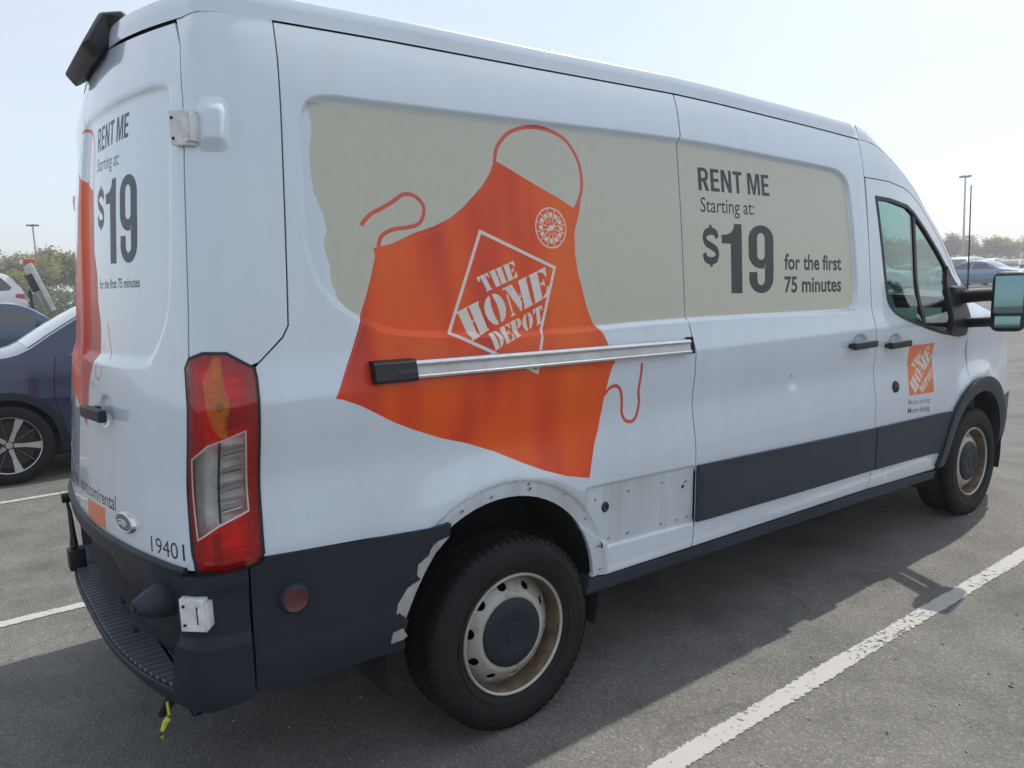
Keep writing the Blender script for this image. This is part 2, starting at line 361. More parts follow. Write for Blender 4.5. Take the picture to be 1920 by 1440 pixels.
def panel(name, poly, surf, mat, parent, res=.04, holes=(), regions=(), off=0., thick=.018, gap=0., extra=None):
    """poly/holes in surface coordinates; regions = [(name, [shape,..] with shape=[loop,..], material, parent or None, label)]
    The base becomes a mesh, each region another one, all cut from a single triangulation."""
    P0 = np.array(poly, float)
    if gap: P0 = inset(P0, gap)
    loops = [resample(P0, res)] + [resample(h, res) for h in holes]
    rl = []
    for r in regions:
        for sh in r[1]:
            for L in sh: rl.append(resample(L, res))
    pts, edges = [], []
    for L in loops + rl:
        k = len(pts); pts.extend(L.tolist()); m = len(L)
        edges.extend([(k + i, k + (i + 1) % m) for i in range(m)])
    C = np.array(pts)
    lo, hi = loops[0].min(0), loops[0].max(0)
    gx = np.arange(lo[0] + res / 2, hi[0], res); gz = np.arange(lo[1] + res / 2, hi[1], res * .87)
    G = np.array([(x + (res / 2 if j % 2 else 0), z) for j, z in enumerate(gz) for x in gx]) if len(gx) and len(gz) else np.zeros((0, 2))
    h = res * .5; cells = {}
    for p in C: cells.setdefault((int(p[0] // h), int(p[1] // h)), []).append(p)
    def thin(G, rr):
        keep = []
        for g in G:
            i, j = int(g[0] // h), int(g[1] // h); ok = True
            for a in (-1, 0, 1):
                for b in (-1, 0, 1):
                    for p in cells.get((i + a, j + b), ()):
                        if (p[0] - g[0]) ** 2 + (p[1] - g[1]) ** 2 < rr: ok = False; break
            if ok: keep.append(g)
        return keep
    keep = []
    if extra is not None:
        X = np.array(extra); X = X[inside(loops, X)]
        if len(X):
            keep = thin(X, .0012 ** 2)
            for p in keep: cells.setdefault((int(p[0] // h), int(p[1] // h)), []).append(p)
    if len(G):
        G = G[inside(loops, G)]; keep = keep + thin(G, h * h * .6)
    if keep:
        allp = pts + [tuple(g) for g in keep]
    else: allp = pts
    v, _, f, _, _, _ = geometry.delaunay_2d_cdt([Vector(p) for p in allp], edges, [], 0, 1e-6)
    v = np.array([tuple(p) for p in v]); f = np.array([t for t in f if len(t) == 3])
    a = (v[f[:, 1]] - v[f[:, 0]]); b = (v[f[:, 2]] - v[f[:, 0]]); ar = a[:, 0] * b[:, 1] - a[:, 1] * b[:, 0]
    f[ar < 0] = f[ar < 0][:, ::-1]; f = f[np.abs(ar) > 1e-10]
    c = v[f].mean(1); keep = inside(loops, c); f = f[keep]; c = c[keep]
    idx = np.full(len(f), -1)
    for k, r in enumerate(regions):
        for sh in r[1]:
            A = np.vstack(sh); lo, hi = A.min(0), A.max(0)
            q = np.where((c >= lo).all(1) & (c <= hi).all(1))[0]
            if len(q): idx[q[inside(sh, c[q])]] = k
    N = mk_normals(surf, v[:, 0], v[:, 1]); W = surf(v[:, 0], v[:, 1]) + N * off
    out = []
    # open edges of the whole panel get a rim
    E = {}
    for t in f:
        for i in range(3): e = (t[i], t[(i + 1) % 3]); E[e] = E.get(e, 0) + 1
    rim = [e for e in E if (e[1], e[0]) not in E]
    for k in range(-1, len(regions)):
        t = f[idx == k]
        if not len(t):
            out.append(None); continue
        used, inv = np.unique(t, return_inverse=True); t2 = inv.reshape(t.shape)
        V = W[used].tolist(); Fs = t2.tolist(); LN = N[used][t2.ravel()].tolist()
        if k == -1 and thick > 0:
            mp = {}
            for (i, j) in rim:
                fn = None; q = []
                for s in (i, j):
                    if s not in mp: mp[s] = (len(V), len(V) + 1); V.append(W[s].tolist()); V.append((W[s] - N[s] * thick).tolist())
                A, B = mp[i], mp[j]; Fs.append((A[0], A[1], B[1], B[0]))
                e1 = np.array(V[A[1]]) - np.array(V[A[0]]); e2 = np.array(V[B[0]]) - np.array(V[A[0]]); fn = np.cross(e1, e2); fn /= max(np.linalg.norm(fn), 1e-9)
                LN.extend([fn.tolist()] * 4)
        nm = name if k == -1 else regions[k][0]; mt = mat if k == -1 else regions[k][2]
        me = bpy.data.meshes.new(nm); me.from_pydata(V, [], Fs); me.update()
        me.polygons.foreach_set('use_smooth', [True] * len(me.polygons))
        if len(me.loops) == len(LN): me.normals_split_custom_set(LN)
        o = link(nm, me, mt, parent); out.append(o)
    b = out[0]
    for k, r in enumerate(regions):
        o = out[k + 1]
        if o is None: continue
        if b is not None and (len(r) < 4 or r[3] is None): o.parent = b
        if len(r) > 4 and r[4]: o['label'] = r[4]
    return out
# ------------------------------------------------------------------ lettering (outlines mapped into quads on the surface)
_FONT_CACHE = {}
def text_loops(s, bold=0.):
    """outline loops of a line of text from the built-in font, baseline 0, cap height 1, width 0..1"""
    def raw(t):
        cu = bpy.data.curves.new('tmp', 'FONT'); cu.body = t; cu.offset = bold; cu.resolution_u = 3; cu.fill_mode = 'FRONT' if False else 'BOTH'
        ob = bpy.data.objects.new('tmp', cu); COL.objects.link(ob); bpy.context.view_layer.update()
        me = bpy.data.meshes.new_from_object(ob.evaluated_get(bpy.context.evaluated_depsgraph_get()))
        V = [tuple(v.co[:2]) for v in me.vertices]; E = {}
        for p in me.polygons:
            vs = list(p.vertices)
            for i in range(len(vs)): E[(vs[i], vs[(i + 1) % len(vs)])] = 1
        bd = {}
        for (a, b) in E:
            if (b, a) not in E: bd.setdefault(a, []).append(b)
        bpy.data.objects.remove(ob); bpy.data.curves.remove(cu); bpy.data.meshes.remove(me)
        L = []
        while bd:
            st = next(iter(bd)); lp = [st]; cur = st
            while True:
                nx = bd[cur].pop()
                if not bd[cur]: del bd[cur]
                if nx == st or nx not in bd: break
                lp.append(nx); cur = nx
            if len(lp) > 2: L.append(np.array([V[i] for i in lp]))
        return L
    if bold not in _FONT_CACHE:
        h = raw('H'); A = np.vstack(h); _FONT_CACHE[bold] = (A[:, 1].min(), A[:, 1].max())
    y0, y1 = _FONT_CACHE[bold]
    L = raw(s); A = np.vstack(L); x0, x1 = A[:, 0].min(), A[:, 0].max()
    return [np.stack([(l[:, 0] - x0) / (x1 - x0), (l[:, 1] - y0) / (y1 - y0)], 1) for l in L]
def into(L, Q):
    """map unit loops into a quad given as BL, BR, TR, TL"""
    Q = np.array(Q, float); out = []
    for l in L:
        x, y = np.array(l, float)[:, 0:1], np.array(l, float)[:, 1:2]
        out.append((1-x)*(1-y)*Q[0] + x*(1-y)*Q[1] + x*y*Q[2] + (1-x)*y*Q[3])
    return out
def text_shapes(s, Q, bold=.02): return [into(text_loops(s, bold), Q)]
def arc(cx, cy, rx, ry, a0, a1, n=10):
    t = np.radians(np.linspace(a0, a1, n)); return [(cx + rx * math.cos(a), cy + ry * math.sin(a)) for a in t]
def R4(x0, y0, x1, y1): return [(x0, y0), (x1, y0), (x1, y1), (x0, y1)]
def price_shapes(Q):
    """condensed heavy 19"""
    one = [(.165, 0), (.375, 0), (.375, 1), (.235, 1), (.215, .92), (.16, .87), (.09, .845), (0, .84), (0, .715), (.165, .715)]
    outer = arc(.75, .79, .25, .21, 0, 180, 12) + [(.5, .62)] + arc(.75, .56, .25, .20, 180, 290, 9) + [(.82, .44), (.82, .22)] + arc(.745, .19, .075, .075, 0, -180, 8) + [(.67, .31), (.51, .31), (.51, .24)] + arc(.75, .21, .245, .215, 180, 360, 12) + [(1, .3)]
    inner = arc(.745, .80, .075, .085, 0, 180, 8) + arc(.745, .55, .075, .06, 180, 360, 8)
    return [into([one], Q), into([outer, inner], Q)]
def dollar_shapes(Q):
    sp = [(.88, .72), (.80, .86), (.52, .92), (.22, .86), (.13, .72), (.24, .58), (.52, .49), (.78, .40), (.87, .27), (.78, .12), (.50, .07), (.20, .13), (.11, .29)]
    r = ribbon(sp, .215)
    return [into([r], Q), into([R4(.42, -.10, .58, .10)], Q), into([R4(.42, .90, .58, 1.10)], Q)]
def stencil(word):
    """heavy slab stencil capitals, list of shapes in unit box"""
    G = {
     'T': [[R4(.30, .0, .70, 1)], [[(0, .70), (.06, .70), (.26, .90), (.26, 1), (0, 1)]], [[(.74, 1), (.74, .90), (.94, .70), (1, .70), (1, 1)]], [R4(.2, 0, .8, .07)]],
     'H': [[R4(.05, 0, .44, 1)], [R4(.56, 0, .95, 1)], [R4(0, 0, .47, .06)], [R4(0, .94, .47, 1)], [R4(.53, 0, 1, .06)], [R4(.53, .94, 1, 1)], [R4(.44, .46, .48, .54)], [R4(.52, .46, .56, .54)]],
     'E': [[R4(.04, 0, .50, 1)], [R4(0, 0, .5, .06)], [R4(0, .94, .5, 1)], [[(.56, 1), (1, 1), (1, .68), (.92, .68), (.80, .86), (.56, .93)]], [[(.56, 0), (1, 0), (1, .34), (.92, .34), (.78, .14), (.56, .07)]], [[(.56, .46), (.70, .46), (.80, .36), (.80, .66), (.70, .55), (.56, .55)]]],
     'O': [[arc(.46, .5, .46, .5, 95, 265, 14) + arc(.46, .5, .10, .40, 255, 105, 8)], [arc(.54, .5, .46, .5, -85, 85, 14) + arc(.54, .5, .10, .40, 75, -75, 8)]],
     'M': [[[(.0, 0), (.20, 0), (.20, .05), (.13, .08), (.13, .72), (.07, .80), (.07, .06), (0, .05)]], [[(0, 1), (.36, 1), (.58, .30), (.50, .02), (.44, .02), (.10, .94), (0, .94)]], [R4(.64, 0, .95, 1)], [R4(.6, 0, 1, .06)], [R4(.66, .94, 1, 1)], [[(.60, .42), (.60, .62), (.52, .46)]]],
     'D': [[R4(.05, 0, .46, 1)], [R4(0, 0, .46, .06)], [R4(0, .94, .46, 1)], [arc(.53, .5, .47, .5, -88, 88, 14) + arc(.53, .5, .10, .41, 78, -78, 8)]],
     'P': [[R4(.05, 0, .48, 1)], [R4(0, 0, .56, .07)], [R4(0, .94, .48, 1)], [arc(.55, .70, .45, .30, -85, 88, 12) + arc(.55, .70, .10, .20, 78, -78, 8)]],
    }
    wd = {'T': .85, 'H': 1, 'E': .85, 'O': .95, 'M': 1.2, 'D': .95, 'P': .9}
    tot = sum(wd[c] for c in word) + .10 * (len(word) - 1); x = 0; out = []
    for c in word:
        for sh in G[c]: out.append([np.array([((x + px * wd[c]) / tot, py) for px, py in L]) for L in sh])
        x += wd[c] + .10
    return out
def stencil_shapes(word, Q): return [into(sh, Q) for sh in stencil(word)]
def ring_shape(c, rx, rz, t, n=40):
    return [np.array(arc(c[0], c[1], rx, rz, 0, 351, n)), np.array(arc(c[0], c[1], rx - t, rz - t, 0, 351, n))]

def block(word, gap=.16):
    """condensed heavy sans capitals"""
    G = {
     'R': (.62, [[[(0,0),(.19,0),(.19,.40),(.27,.40),(.40,0),(.62,0),(.45,.44)] + arc(.36,.71,.24,.29,-60,90,10) + [(0,1)], [(.19,.55)] + arc(.33,.70,.09,.15,-90,90,8) + [(.19,.85)]]]),
     'E': (.52, [[[(0,0),(.52,0),(.52,.16),(.19,.16),(.19,.43),(.48,.43),(.48,.58),(.19,.58),(.19,.84),(.51,.84),(.51,1),(0,1)]]]),
     'N': (.64, [[[(0,0),(.18,0),(.18,.62),(.43,0),(.64,0),(.64,1),(.46,1),(.46,.40),(.22,1),(0,1)]]]),
     'T': (.56, [[[(.185,0),(.375,0),(.375,.84),(.56,.84),(.56,1),(0,1),(0,.84),(.185,.84)]]]),
     'M': (.82, [[[(0,0),(.17,0),(.17,.70),(.33,0),(.49,0),(.65,.70),(.65,0),(.82,0),(.82,1),(.56,1),(.41,.34),(.26,1),(0,1)]]]),
     ' ': (.14, []),
    }
    tot = sum(G[c][0] for c in word) + .10 * (len(word) - 1); x = 0; out = []
    for c in word:
        for sh in G[c][1]: out.append([np.array([((x + px) / tot, py) for px, py in L]) for L in sh])
        x += G[c][0] + .10
    return out
def block_shapes(word, Q): return [into(sh, Q) for sh in block(word)]
# ------------------------------------------------------------------ the van: body surface in (u, z); u runs round the plan outline (u = x along the right side)
_rear = spl([(-.55,1),(-.68,.9995),(-.8,.998),(-.9,.993),(-.98,.982),(-1.03,.968),(-1.06,.952),(-1.08,.925),(-1.097,.88),(-1.12,.79),(-1.157,.62),(-1.19,.4),(-1.206,.2),(-1.212,0)])
_front = spl([(3.3,1),(3.7,.996),(4.05,.975),(4.3,.935),(4.5,.87),(4.62,.76),(4.7,.6),(4.74,.4),(4.757,.2),(4.762,0)])
_al = lambda P: np.concatenate([[0], np.cumsum(np.hypot(*np.diff(P, axis=0).T))])
_ur = -.55 - _al(_rear); _uf = 3.3 + _al(_front)
_U = np.concatenate([_ur[::-1], _uf]); _X = np.concatenate([_rear[::-1, 0], _front[:, 0]]); _Y = np.concatenate([_rear[::-1, 1], _front[:, 1]])
UR, UF = float(_ur[-1]), float(_uf[-1])
_w = spl([(.2,.93),(.36,.955),(.42,.972),(.45,.980),(.513,.989),(.6,.996),(.75,1.003),(.88,1.009),(.95,1.005),(1.07,.993),(1.14,.998),(1.21,1.008),(1.30,1.014),(1.345,1.007),(1.40,.997),(1.46,.992),(1.79,.978),(2.0,.965),(2.16,.952),(2.28,.932),(2.36,.911),(2.45,.88),(2.6,.8)])
_l = spl([(.2,0),(.7,0),(.88,.002),(.995,.010),(1.34,.047),(1.545,.068),(1.75,.084),(1.94,.10),(2.08,.117),(2.2,.136),(2.29,.155),(2.36,.175),(2.45,.205),(2.6,.26)])
RECESS = smooth_closed([(-.690,2.00),(-.684,2.06),(-.670,2.115),(-.638,2.150),(-.58,2.165),(-.45,2.167),(-.042,2.167),(.952,2.168),(1.6,2.141),(2.03,2.120),(2.12,2.109),(2.18,2.085),(2.213,2.045),(2.230,1.97),(2.258,1.70),(2.268,1.53),(2.264,1.475),(2.245,1.435),(2.20,1.416),(2.12,1.412),(.938,1.435),(.116,1.433),(-.315,1.461),(-.463,1.487),(-.581,1.55),(-.654,1.618),(-.688,1.70),(-.697,1.801)], 3)
_rr = [(-1.215,2.19),(-1.45,2.208),(-1.8,2.214),(-1.96,2.21),(-1.985,2.15),(-1.985,1.50),(-1.96,1.43),(-1.648,1.422),(-1.36,1.422),(-1.29,1.45),(-1.21,1.56),(-1.187,1.70),(-1.18,1.84),(-1.182,2.12)]
RREAR = smooth_closed(_rr, 3)
def van0(u, z):
    u = np.asarray(u, float); z = np.asarray(z, float); m = u < UR; uu = np.where(m, 2 * UR - u, u)
    x = np.interp(uu, _U, _X); yn = np.interp(uu, _U, _Y)
    w = np.interp(z, _w[:, 0], _w[:, 1]); l = np.interp(z, _l[:, 0], _l[:, 1])
    k = np.clip((-.6 - x) / .5, 0, 1) ** 1.3
    g = 1 - .075 * ss(2.5, 3.7, x) * ss(1.28, 1.6, z)
    r = np.hypot(x - 3.73, z - .40); fl = .018 * np.exp(-((r - .5) / .07) ** 2) * ss(.3, .6, z) * (yn > .9)
    r2 = np.hypot(x + .06, z - .43); fl = fl + .012 * np.exp(-((r2 - .50) / .08) ** 2) * ss(.5, .8, z) * (yn > .98)
    return np.stack([x + k * l, -(w * yn * g + fl) * np.where(m, -1, 1), z], 1)
EXPO = [(.335,.836),(.945,.815),(.962,.80),(.962,.567),(.944,.562),(.448,.583),(.43,.60),(.30,.70)]
def van(u, z):
    u = np.asarray(u, float); z = np.asarray(z, float)
    uu = np.where(u < UR, 2 * UR - u, u); p = np.stack([uu, z], 1); d = np.zeros(len(p))
    q = (p[:, 0] > -.80) & (p[:, 0] < 2.4) & (p[:, 1] > 1.35) & (p[:, 1] < 2.25)
    if q.any(): d[q] -= .017 * ss(.010, -.012, sdf(RECESS, p[q]))
    q = (p[:, 0] < -1.1) & (p[:, 1] > 1.36) & (p[:, 1] < 2.28)
    if q.any(): d[q] -= .014 * ss(.016, -.02, sdf(RREAR, p[q]))
    q = (p[:, 0] > .2) & (p[:, 0] < 1.05) & (p[:, 1] > .5) & (p[:, 1] < .9)
    if q.any(): d[q] -= .009 * ss(.006, -.006, sdf(EXPO, p[q]))
    # wheel-arch flange is set back a little
    r = np.hypot((p[:, 0] + .055), (p[:, 1] - .435)); d -= .010 * ss(.502, .488, r) * (p[:, 1] > .43) * (np.abs(p[:, 0]) < .7)
    # door-handle cups
    for cx, cz in ((2.262, 1.236), (2.632, 1.212)):
        d -= .012 * ss(1, .35, ((p[:, 0] - cx) / .075) ** 2 + ((p[:, 1] - cz - .006) / .048) ** 2)
    d -= .012 * ss(1, .35, ((p[:, 0] + 1.665) / .075) ** 2 + ((p[:, 1] - 1.262) / .055) ** 2)
    # small dent on the sliding door
    d -= .006 * np.exp(-(((p[:, 0] - 1.69) / .045) ** 2 + ((p[:, 1] - 1.10) / .03) ** 2))
    P = van0(u, z); e = .004
    a = van0(u + e, z) - van0(u - e, z); b = van0(u, z + e) - van0(u, z - e); n = np.cross(a, b)
    n /= np.maximum(np.linalg.norm(n, axis=1), 1e-12)[:, None]
    return P + n * d[:, None]
def vpt(u, z, off=0.):
    u = np.array([u]); z = np.array([z]); n = mk_normals(van0, u, z)[0]; return Vector((van0(u, z)[0] + n * off).tolist()), Vector(n.tolist())
mir = lambda P: [(2 * UR - u, z) for u, z in P]

van_root = empty('cargo_van', (0, 0, 0), 0, 'white high-sided rental cargo van with orange apron graphic, parked between the white lines', 'van')
VR = van_root
GAP = .0035
# --- seams shared by neighbouring panels
CORNER_SEAM = [(-.744,2.367),(-.743,2.258),(-.751,2.05),(-.765,1.785),(-.779,1.517),(-.799,1.485),(-.892,1.410)]
GUT = [(-.744,2.367),(-.341,2.369),(.227,2.364),(.96,2.36)]
GUT2 = [(.96,2.36),(1.25,2.35),(1.519,2.336),(1.95,2.314),(2.357,2.289)]
SL_R = [(.96,2.36),(.961,2.284),(.957,2.185),(.946,2.15),(.944,1.785),(.940,1.446),(.953,1.345),(.961,1.301),(.961,1.211),(.957,1.074),(.959,.915),(.960,.752),(.960,.513),(.958,.450)]
SL_F = [(2.357,2.289),(2.365,2.25),(2.375,2.1),(2.396,1.70),(2.406,1.40),(2.428,1.25),(2.437,1.18),(2.437,1.063),(2.441,.802),(2.446,.593),(2.429,.421)]
def arch_pts(cx, cz, r, a0, a1, n): return [(cx + r * math.cos(rad(t)), cz + r * math.sin(rad(t))) for t in np.linspace(a0, a1, n)]
ARCH_R = arch_pts(-.055, .435, .437, 6, 175, 30)            # front foot to rear foot

quarter = CORNER_SEAM + [(-.892,1.169),(-.892,.872),(-.59,.853),(-.500,.845),(-.500,.455)] + ARCH_R[::-1] + [(.372,.462),(.958,.450)] + SL_R[::-1][1:] + GUT[::-1][1:-1]
PAR_L = [(-.655,2.150),(-.643,2.140),(-.637,2.115),(-.637,2.064),(-.652,2.007),(-.652,1.945),(-.648,1.901),(-.635,1.857),(-.620,1.819),(-.617,1.781),(-.631,1.749),(-.625,1.724),(-.615,1.679),(-.620,1.653),(-.608,1.614),(-.599,1.585),(-.574,1.555),(-.523,1.520)]
_rin = inset(RECESS, .010); _rin = _rin[(_rin[:, 0] > -.45)]
# order recess outline: walk it clockwise/counter so that it starts on the top edge
_top = sorted([tuple(p) for p in _rin if p[1] > 1.9 and p[0] < 2.2], key=lambda p: p[0])
_right = sorted([tuple(p) for p in _rin if p[0] >= 2.2], key=lambda p: -p[1])
_bot = sorted([tuple(p) for p in _rin if p[1] <= 1.6 and p[0] < 2.2], key=lambda p: -p[0])
_jit = random.Random(3)
_pl = []
for (a, b) in zip(PAR_L[:-1], PAR_L[1:]):
    for i in range(4):
        t = i / 4; _pl.append((a[0] + (b[0] - a[0]) * t + _jit.uniform(-.003, .003), a[1] + (b[1] - a[1]) * t))
PARCH = _pl[::-1] + [(-.60, 2.153)] + _top + _right + _bot
APRON = [(.023,2.025),(.082,2.0),(.185,1.954),(.283,1.914),(.355,1.879),(.377,1.906),(.402,1.939),(.38,1.857),(.352,1.793),(.349,1.712),(.357,1.647),(.374,1.582),(.391,1.516),(.415,1.456),(.451,1.413),(.467,1.378),(.492,1.299),(.477,1.286),(.458,1.239),(.44,1.172),(.432,1.121),(.414,1.055),(.386,.999),(.366,.943),(.345,.875),(.225,.906),(.123,.945),(.029,.989),(-.077,1.044),(-.183,1.088),(-.286,1.122),(-.385,1.164),(-.456,1.198),(-.517,1.235),(-.567,1.265),(-.624,1.29),(-.647,1.295),(-.615,1.354),(-.575,1.432),(-.538,1.519),(-.51,1.581),(-.486,1.644),(-.465,1.71),(-.468,1.735),(-.405,1.747),(-.332,1.778),(-.249,1.803),(-.187,1.829),(-.132,1.866),(-.084,1.907),(-.045,1.942),(-.008,1.988),(.013,2.033)]
STRAP = [(.012,2.022),(.023,2.063),(.045,2.094),(.086,2.128),(.147,2.150),(.208,2.156),(.268,2.151),(.328,2.130),(.366,2.097),(.394,2.051),(.405,1.995),(.398,1.939),(.368,1.881)]
TIE_L = [(-.452,1.727),(-.446,1.757),(-.429,1.777),(-.393,1.792),(-.346,1.798),(-.305,1.809),(-.285,1.834),(-.28,1.862),(-.294,1.885),(-.32,1.9),(-.352,1.899),(-.385,1.879),(-.425,1.857),(-.464,1.839),(-.488,1.819),(-.503,1.802)]
TIE_R = [(.436,1.177),(.466,1.203),(.501,1.208),(.527,1.183),(.538,1.134),(.54,1.098),(.558,1.065),(.594,1.056),(.62,1.074),(.634,1.122),(.626,1.177),(.634,1.238),(.638,1.284)]
DIAM = np.array([(-.072,1.796),(.254,1.667),(.115,1.291),(-.229,1.456)])
EMB = (.241, 1.805)
emb_sh = [ring_shape(EMB, .072, .073, .0045)]
for k in range(12):
    a = k * math.pi / 6 + .2; c, s = math.cos(a), math.sin(a); n = np.array([-s, c]) * .0016; e = np.array(EMB); d = np.array([c, s])
    emb_sh.append([np.array([e + d * .018 + n, e + d * .067 + n, e + d * .067 - n, e + d * .018 - n])])
    a += math.pi / 12; d = np.array([math.cos(a), math.sin(a)]); t = np.array([-d[1], d[0]])
    emb_sh.append([np.array([e + d * .038 + t * .006, e + d * .055 + t * .008, e + d * .055 - t * .007, e + d * .038 - t * .005])])
emb_sh.append([np.array([(EMB[0] - .02, EMB[1] - .012), (EMB[0] + .01, EMB[1] - .008), (EMB[0] + .022, EMB[1] + .013), (EMB[0] - .008, EMB[1] + .008)])])
hem = ribbon([(-.640,1.300),(-.606,1.360),(-.566,1.436),(-.529,1.522),(-.50,1.583),(-.476,1.646),(-.452,1.712),(-.40,1.737),(-.326,1.766),(-.243,1.791),(-.18,1.818),(-.124,1.855),(-.075,1.897),(-.036,1.934),(.001,1.98),(.018,2.012)], .004)
FLANGE = [(-.285,.838),(-.26,.865),(-.19,.905),(-.11,.926),(-.02,.935),(.073,.928),(.155,.908),(.235,.872),(.30,.83),(.335,.836)] + EXPO[1:5] + [(.448,.583),(.454,.463),(.372,.462)] + ARCH_R + [(-.500,.455),(-.500,.845),(-.30,.838)]
Q_regions = [
 ('bare_flange', [[np.array(FLANGE)]], M['bare'], None, 'dirty bare wheel-arch flange and panel where the cladding is gone'),
 ('kraft_paper_graphic', [[np.array(PARCH)]], M['parchment'], None, 'beige torn-paper background print'),
 ('apron_tie', [[ribbon(TIE_L, .013)]], M['strap']),
 ('apron_tie', [[ribbon(TIE_R, .014)]], M['strap']),
 ('apron_graphic', [[np.array(APRON)]], M['orange'], None, 'big orange printed apron'),
 ('apron_neck_strap', [[ribbon(STRAP, .014)]], M['strap']),
 ('apron_hem', [[hem]], M['strap']),
 ('logo_diamond', [[DIAM, inset(DIAM, .0115)]], M['print_white']),
 ('apron_emblem', emb_sh, M['print_white']),
 ('logo_lettering', stencil_shapes('THE', [(-.068,1.585),(.077,1.634),(.063,1.69),(-.098,1.636)]) + stencil_shapes('HOME', [(-.144,1.427),(.218,1.567),(.202,1.666),(-.187,1.525)]) + stencil_shapes('DEPOT', [(-.055,1.388),(.179,1.472),(.177,1.533),(-.069,1.444)]), M['print_white'], None, 'white stencil words THE HOME DEPOT'),
]
cup_rows = lambda cx, cz, rx, rz: np.vstack([np.array(arc(cx, cz, rx * k, rz * k, 0, 345, 24)) for k in (.3, .6, .75, .9, 1.0, 1.08)])
REC_ROWS = rows(RECESS, (-.020, -.013, -.009, -.005, -.001, .003, .007, .011, .016, .024), .018)
arc_rows = np.vstack([np.array(arch_pts(-.055, .435, r, 0, 180, 70)) for r in (.470, .480, .488, .495, .502, .512, .53, .55, .58, .61)])
fine = np.vstack([REC_ROWS, arc_rows, rows(np.array(EXPO), (-.010, -.005, 0, .005, .010), .02)])
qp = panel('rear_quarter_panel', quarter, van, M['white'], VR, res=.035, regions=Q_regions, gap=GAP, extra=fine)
quarter_panel = qp[0]

# --- sliding door
SL_BOT = [(.958,.450),(1.45,.441),(1.95,.431),(2.429,.421)]
slide = SL_R + SL_BOT[1:] + SL_F[::-1][1:] + GUT2[::-1][1:-1]
SCLAD = [(.966,.816),(1.7,.79),(2.436,.766),(2.44,.535),(1.7,.549),(.966,.567)]
S_regions = [
 ('kraft_paper_graphic', [[np.array(PARCH)]], M['parchment'], None, 'beige torn-paper background print'),
 ('rent_me_lettering', block_shapes('RENT ME', [(1.067,1.974),(1.567,1.968),(1.565,2.063),(1.067,2.070)]), M['print_grey']),
 ('starting_at_lettering', text_shapes('Starting at:', [(1.070,1.884),(1.443,1.880),(1.445,1.942),(1.075,1.946)], .006), M['print_grey']),
 ('price_lettering', dollar_shapes([(1.068,1.668),(1.182,1.667),(1.185,1.815),(1.074,1.818)]) + price_shapes([(1.193,1.536),(1.567,1.526),(1.582,1.834),(1.203,1.838)]), M['print_grey'], None, 'large dark price $19'),
 ('for_the_first_lettering', text_shapes('for the first', [(1.656,1.630),(2.151,1.618),(2.152,1.692),(1.661,1.706)], .028), M['print_grey']),
 ('minutes_lettering', text_shapes('75 minutes', [(1.652,1.523),(2.144,1.511),(2.147,1.587),(1.655,1.600)], .028), M['print_grey']),
 ('scuff_mark', [[np.array(arc(1.678, 1.127, .006, .007, 0, 330, 9))]], M['print_midgrey']),
]
fine = np.vstack([REC_ROWS, cup_rows(2.262, 1.242, .075, .048), cup_rows(1.69, 1.10, .07, .05)])
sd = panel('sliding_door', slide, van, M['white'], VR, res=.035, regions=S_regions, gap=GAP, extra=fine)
sliding_door = sd[0]
cl = panel('door_cladding', SCLAD, van, M['plastic_grey'], sliding_door, res=.06, off=.016, thick=.018)[0]

# --- front door with window opening
WIN = [(2.483,1.997),(2.632,1.990),(2.849,1.962),(2.941,1.925),(3.113,1.826),(3.30,1.705),(3.415,1.619),(3.53,1.50),(3.555,1.44),(3.53,1.28),(3.495,1.205),(3.40,1.199),(3.334,1.208),(3.18,1.232),(3.036,1.262),(2.834,1.312),(2.70,1.352),(2.64,1.38),(2.600,1.412),(2.575,1.45),(2.56,1.52)]
DTOP = [(2.385,2.095),(2.63,2.085),(2.80,2.062),(2.90,2.035),(3.00,1.99),(3.121,1.915),(3.352,1.757),(3.50,1.618),(3.60,1.50)]
FD_FRONT = [(3.60,1.50),(3.585,1.42),(3.535,1.237),(3.555,1.0),(3.567,.885)]
FCL_OUT = arch_pts(3.72, .40, .495, 107, 172, 14)
fdoor = [(2.385,2.095)] + [(2.396,1.70),(2.406,1.40),(2.428,1.25),(2.437,1.18),(2.437,1.063),(2.441,.802),(2.446,.593),(2.429,.421)] + [(2.827,.403),(3.232,.390)] + FCL_OUT[::-1] + FD_FRONT[::-1] + DTOP[::-1][1:-1]
DSQ = [(2.806,.899),(3.105,.887),(3.105,1.177),(2.809,1.184)]
FD_regions = [
 ('logo_square', [[np.array(DSQ)]], M['logo_orange'], None, 'orange square logo on the passenger door'),
 ('logo_lettering', stencil_shapes('THE', [(2.89,1.045),(2.984,1.11),(2.949,1.144),(2.847,1.067)]) + stencil_shapes('HOME', [(2.878,.900),(3.100,1.095),(3.035,1.170),(2.82,.964)]) + stencil_shapes('DEPOT', [(2.961,.897),(3.098,.982),(3.091,1.034),(2.926,.93)]), M['print_white']),
 ('slogan_lettering', text_shapes('More saving.', [(2.80,.846),(3.07,.832),(3.07,.862),(2.80,.876)], .012), M['print_midgrey']),
 ('slogan_lettering', text_shapes('More doing.', [(2.80,.795),(3.07,.782),(3.07,.815),(2.80,.828)], .012), M['print_grey']),
]
fd = panel('front_door', fdoor, van, M['white'], VR, res=.04, holes=[WIN], regions=FD_regions, gap=GAP, thick=.03, extra=cup_rows(2.632, 1.218, .075, .048))
front_door = fd[0]
panel('door_cladding', [(2.447,.766),(2.9,.755),(3.31,.745)] + arch_pts(3.72, .40, .52, 139, 168, 6) + [(2.9,.520),(2.451,.533)], van, M['plastic_grey'], front_door, res=.06, off=.016, thick=.018)
WRUB = inset(WIN, -.006); WG = inset(WIN, .013)
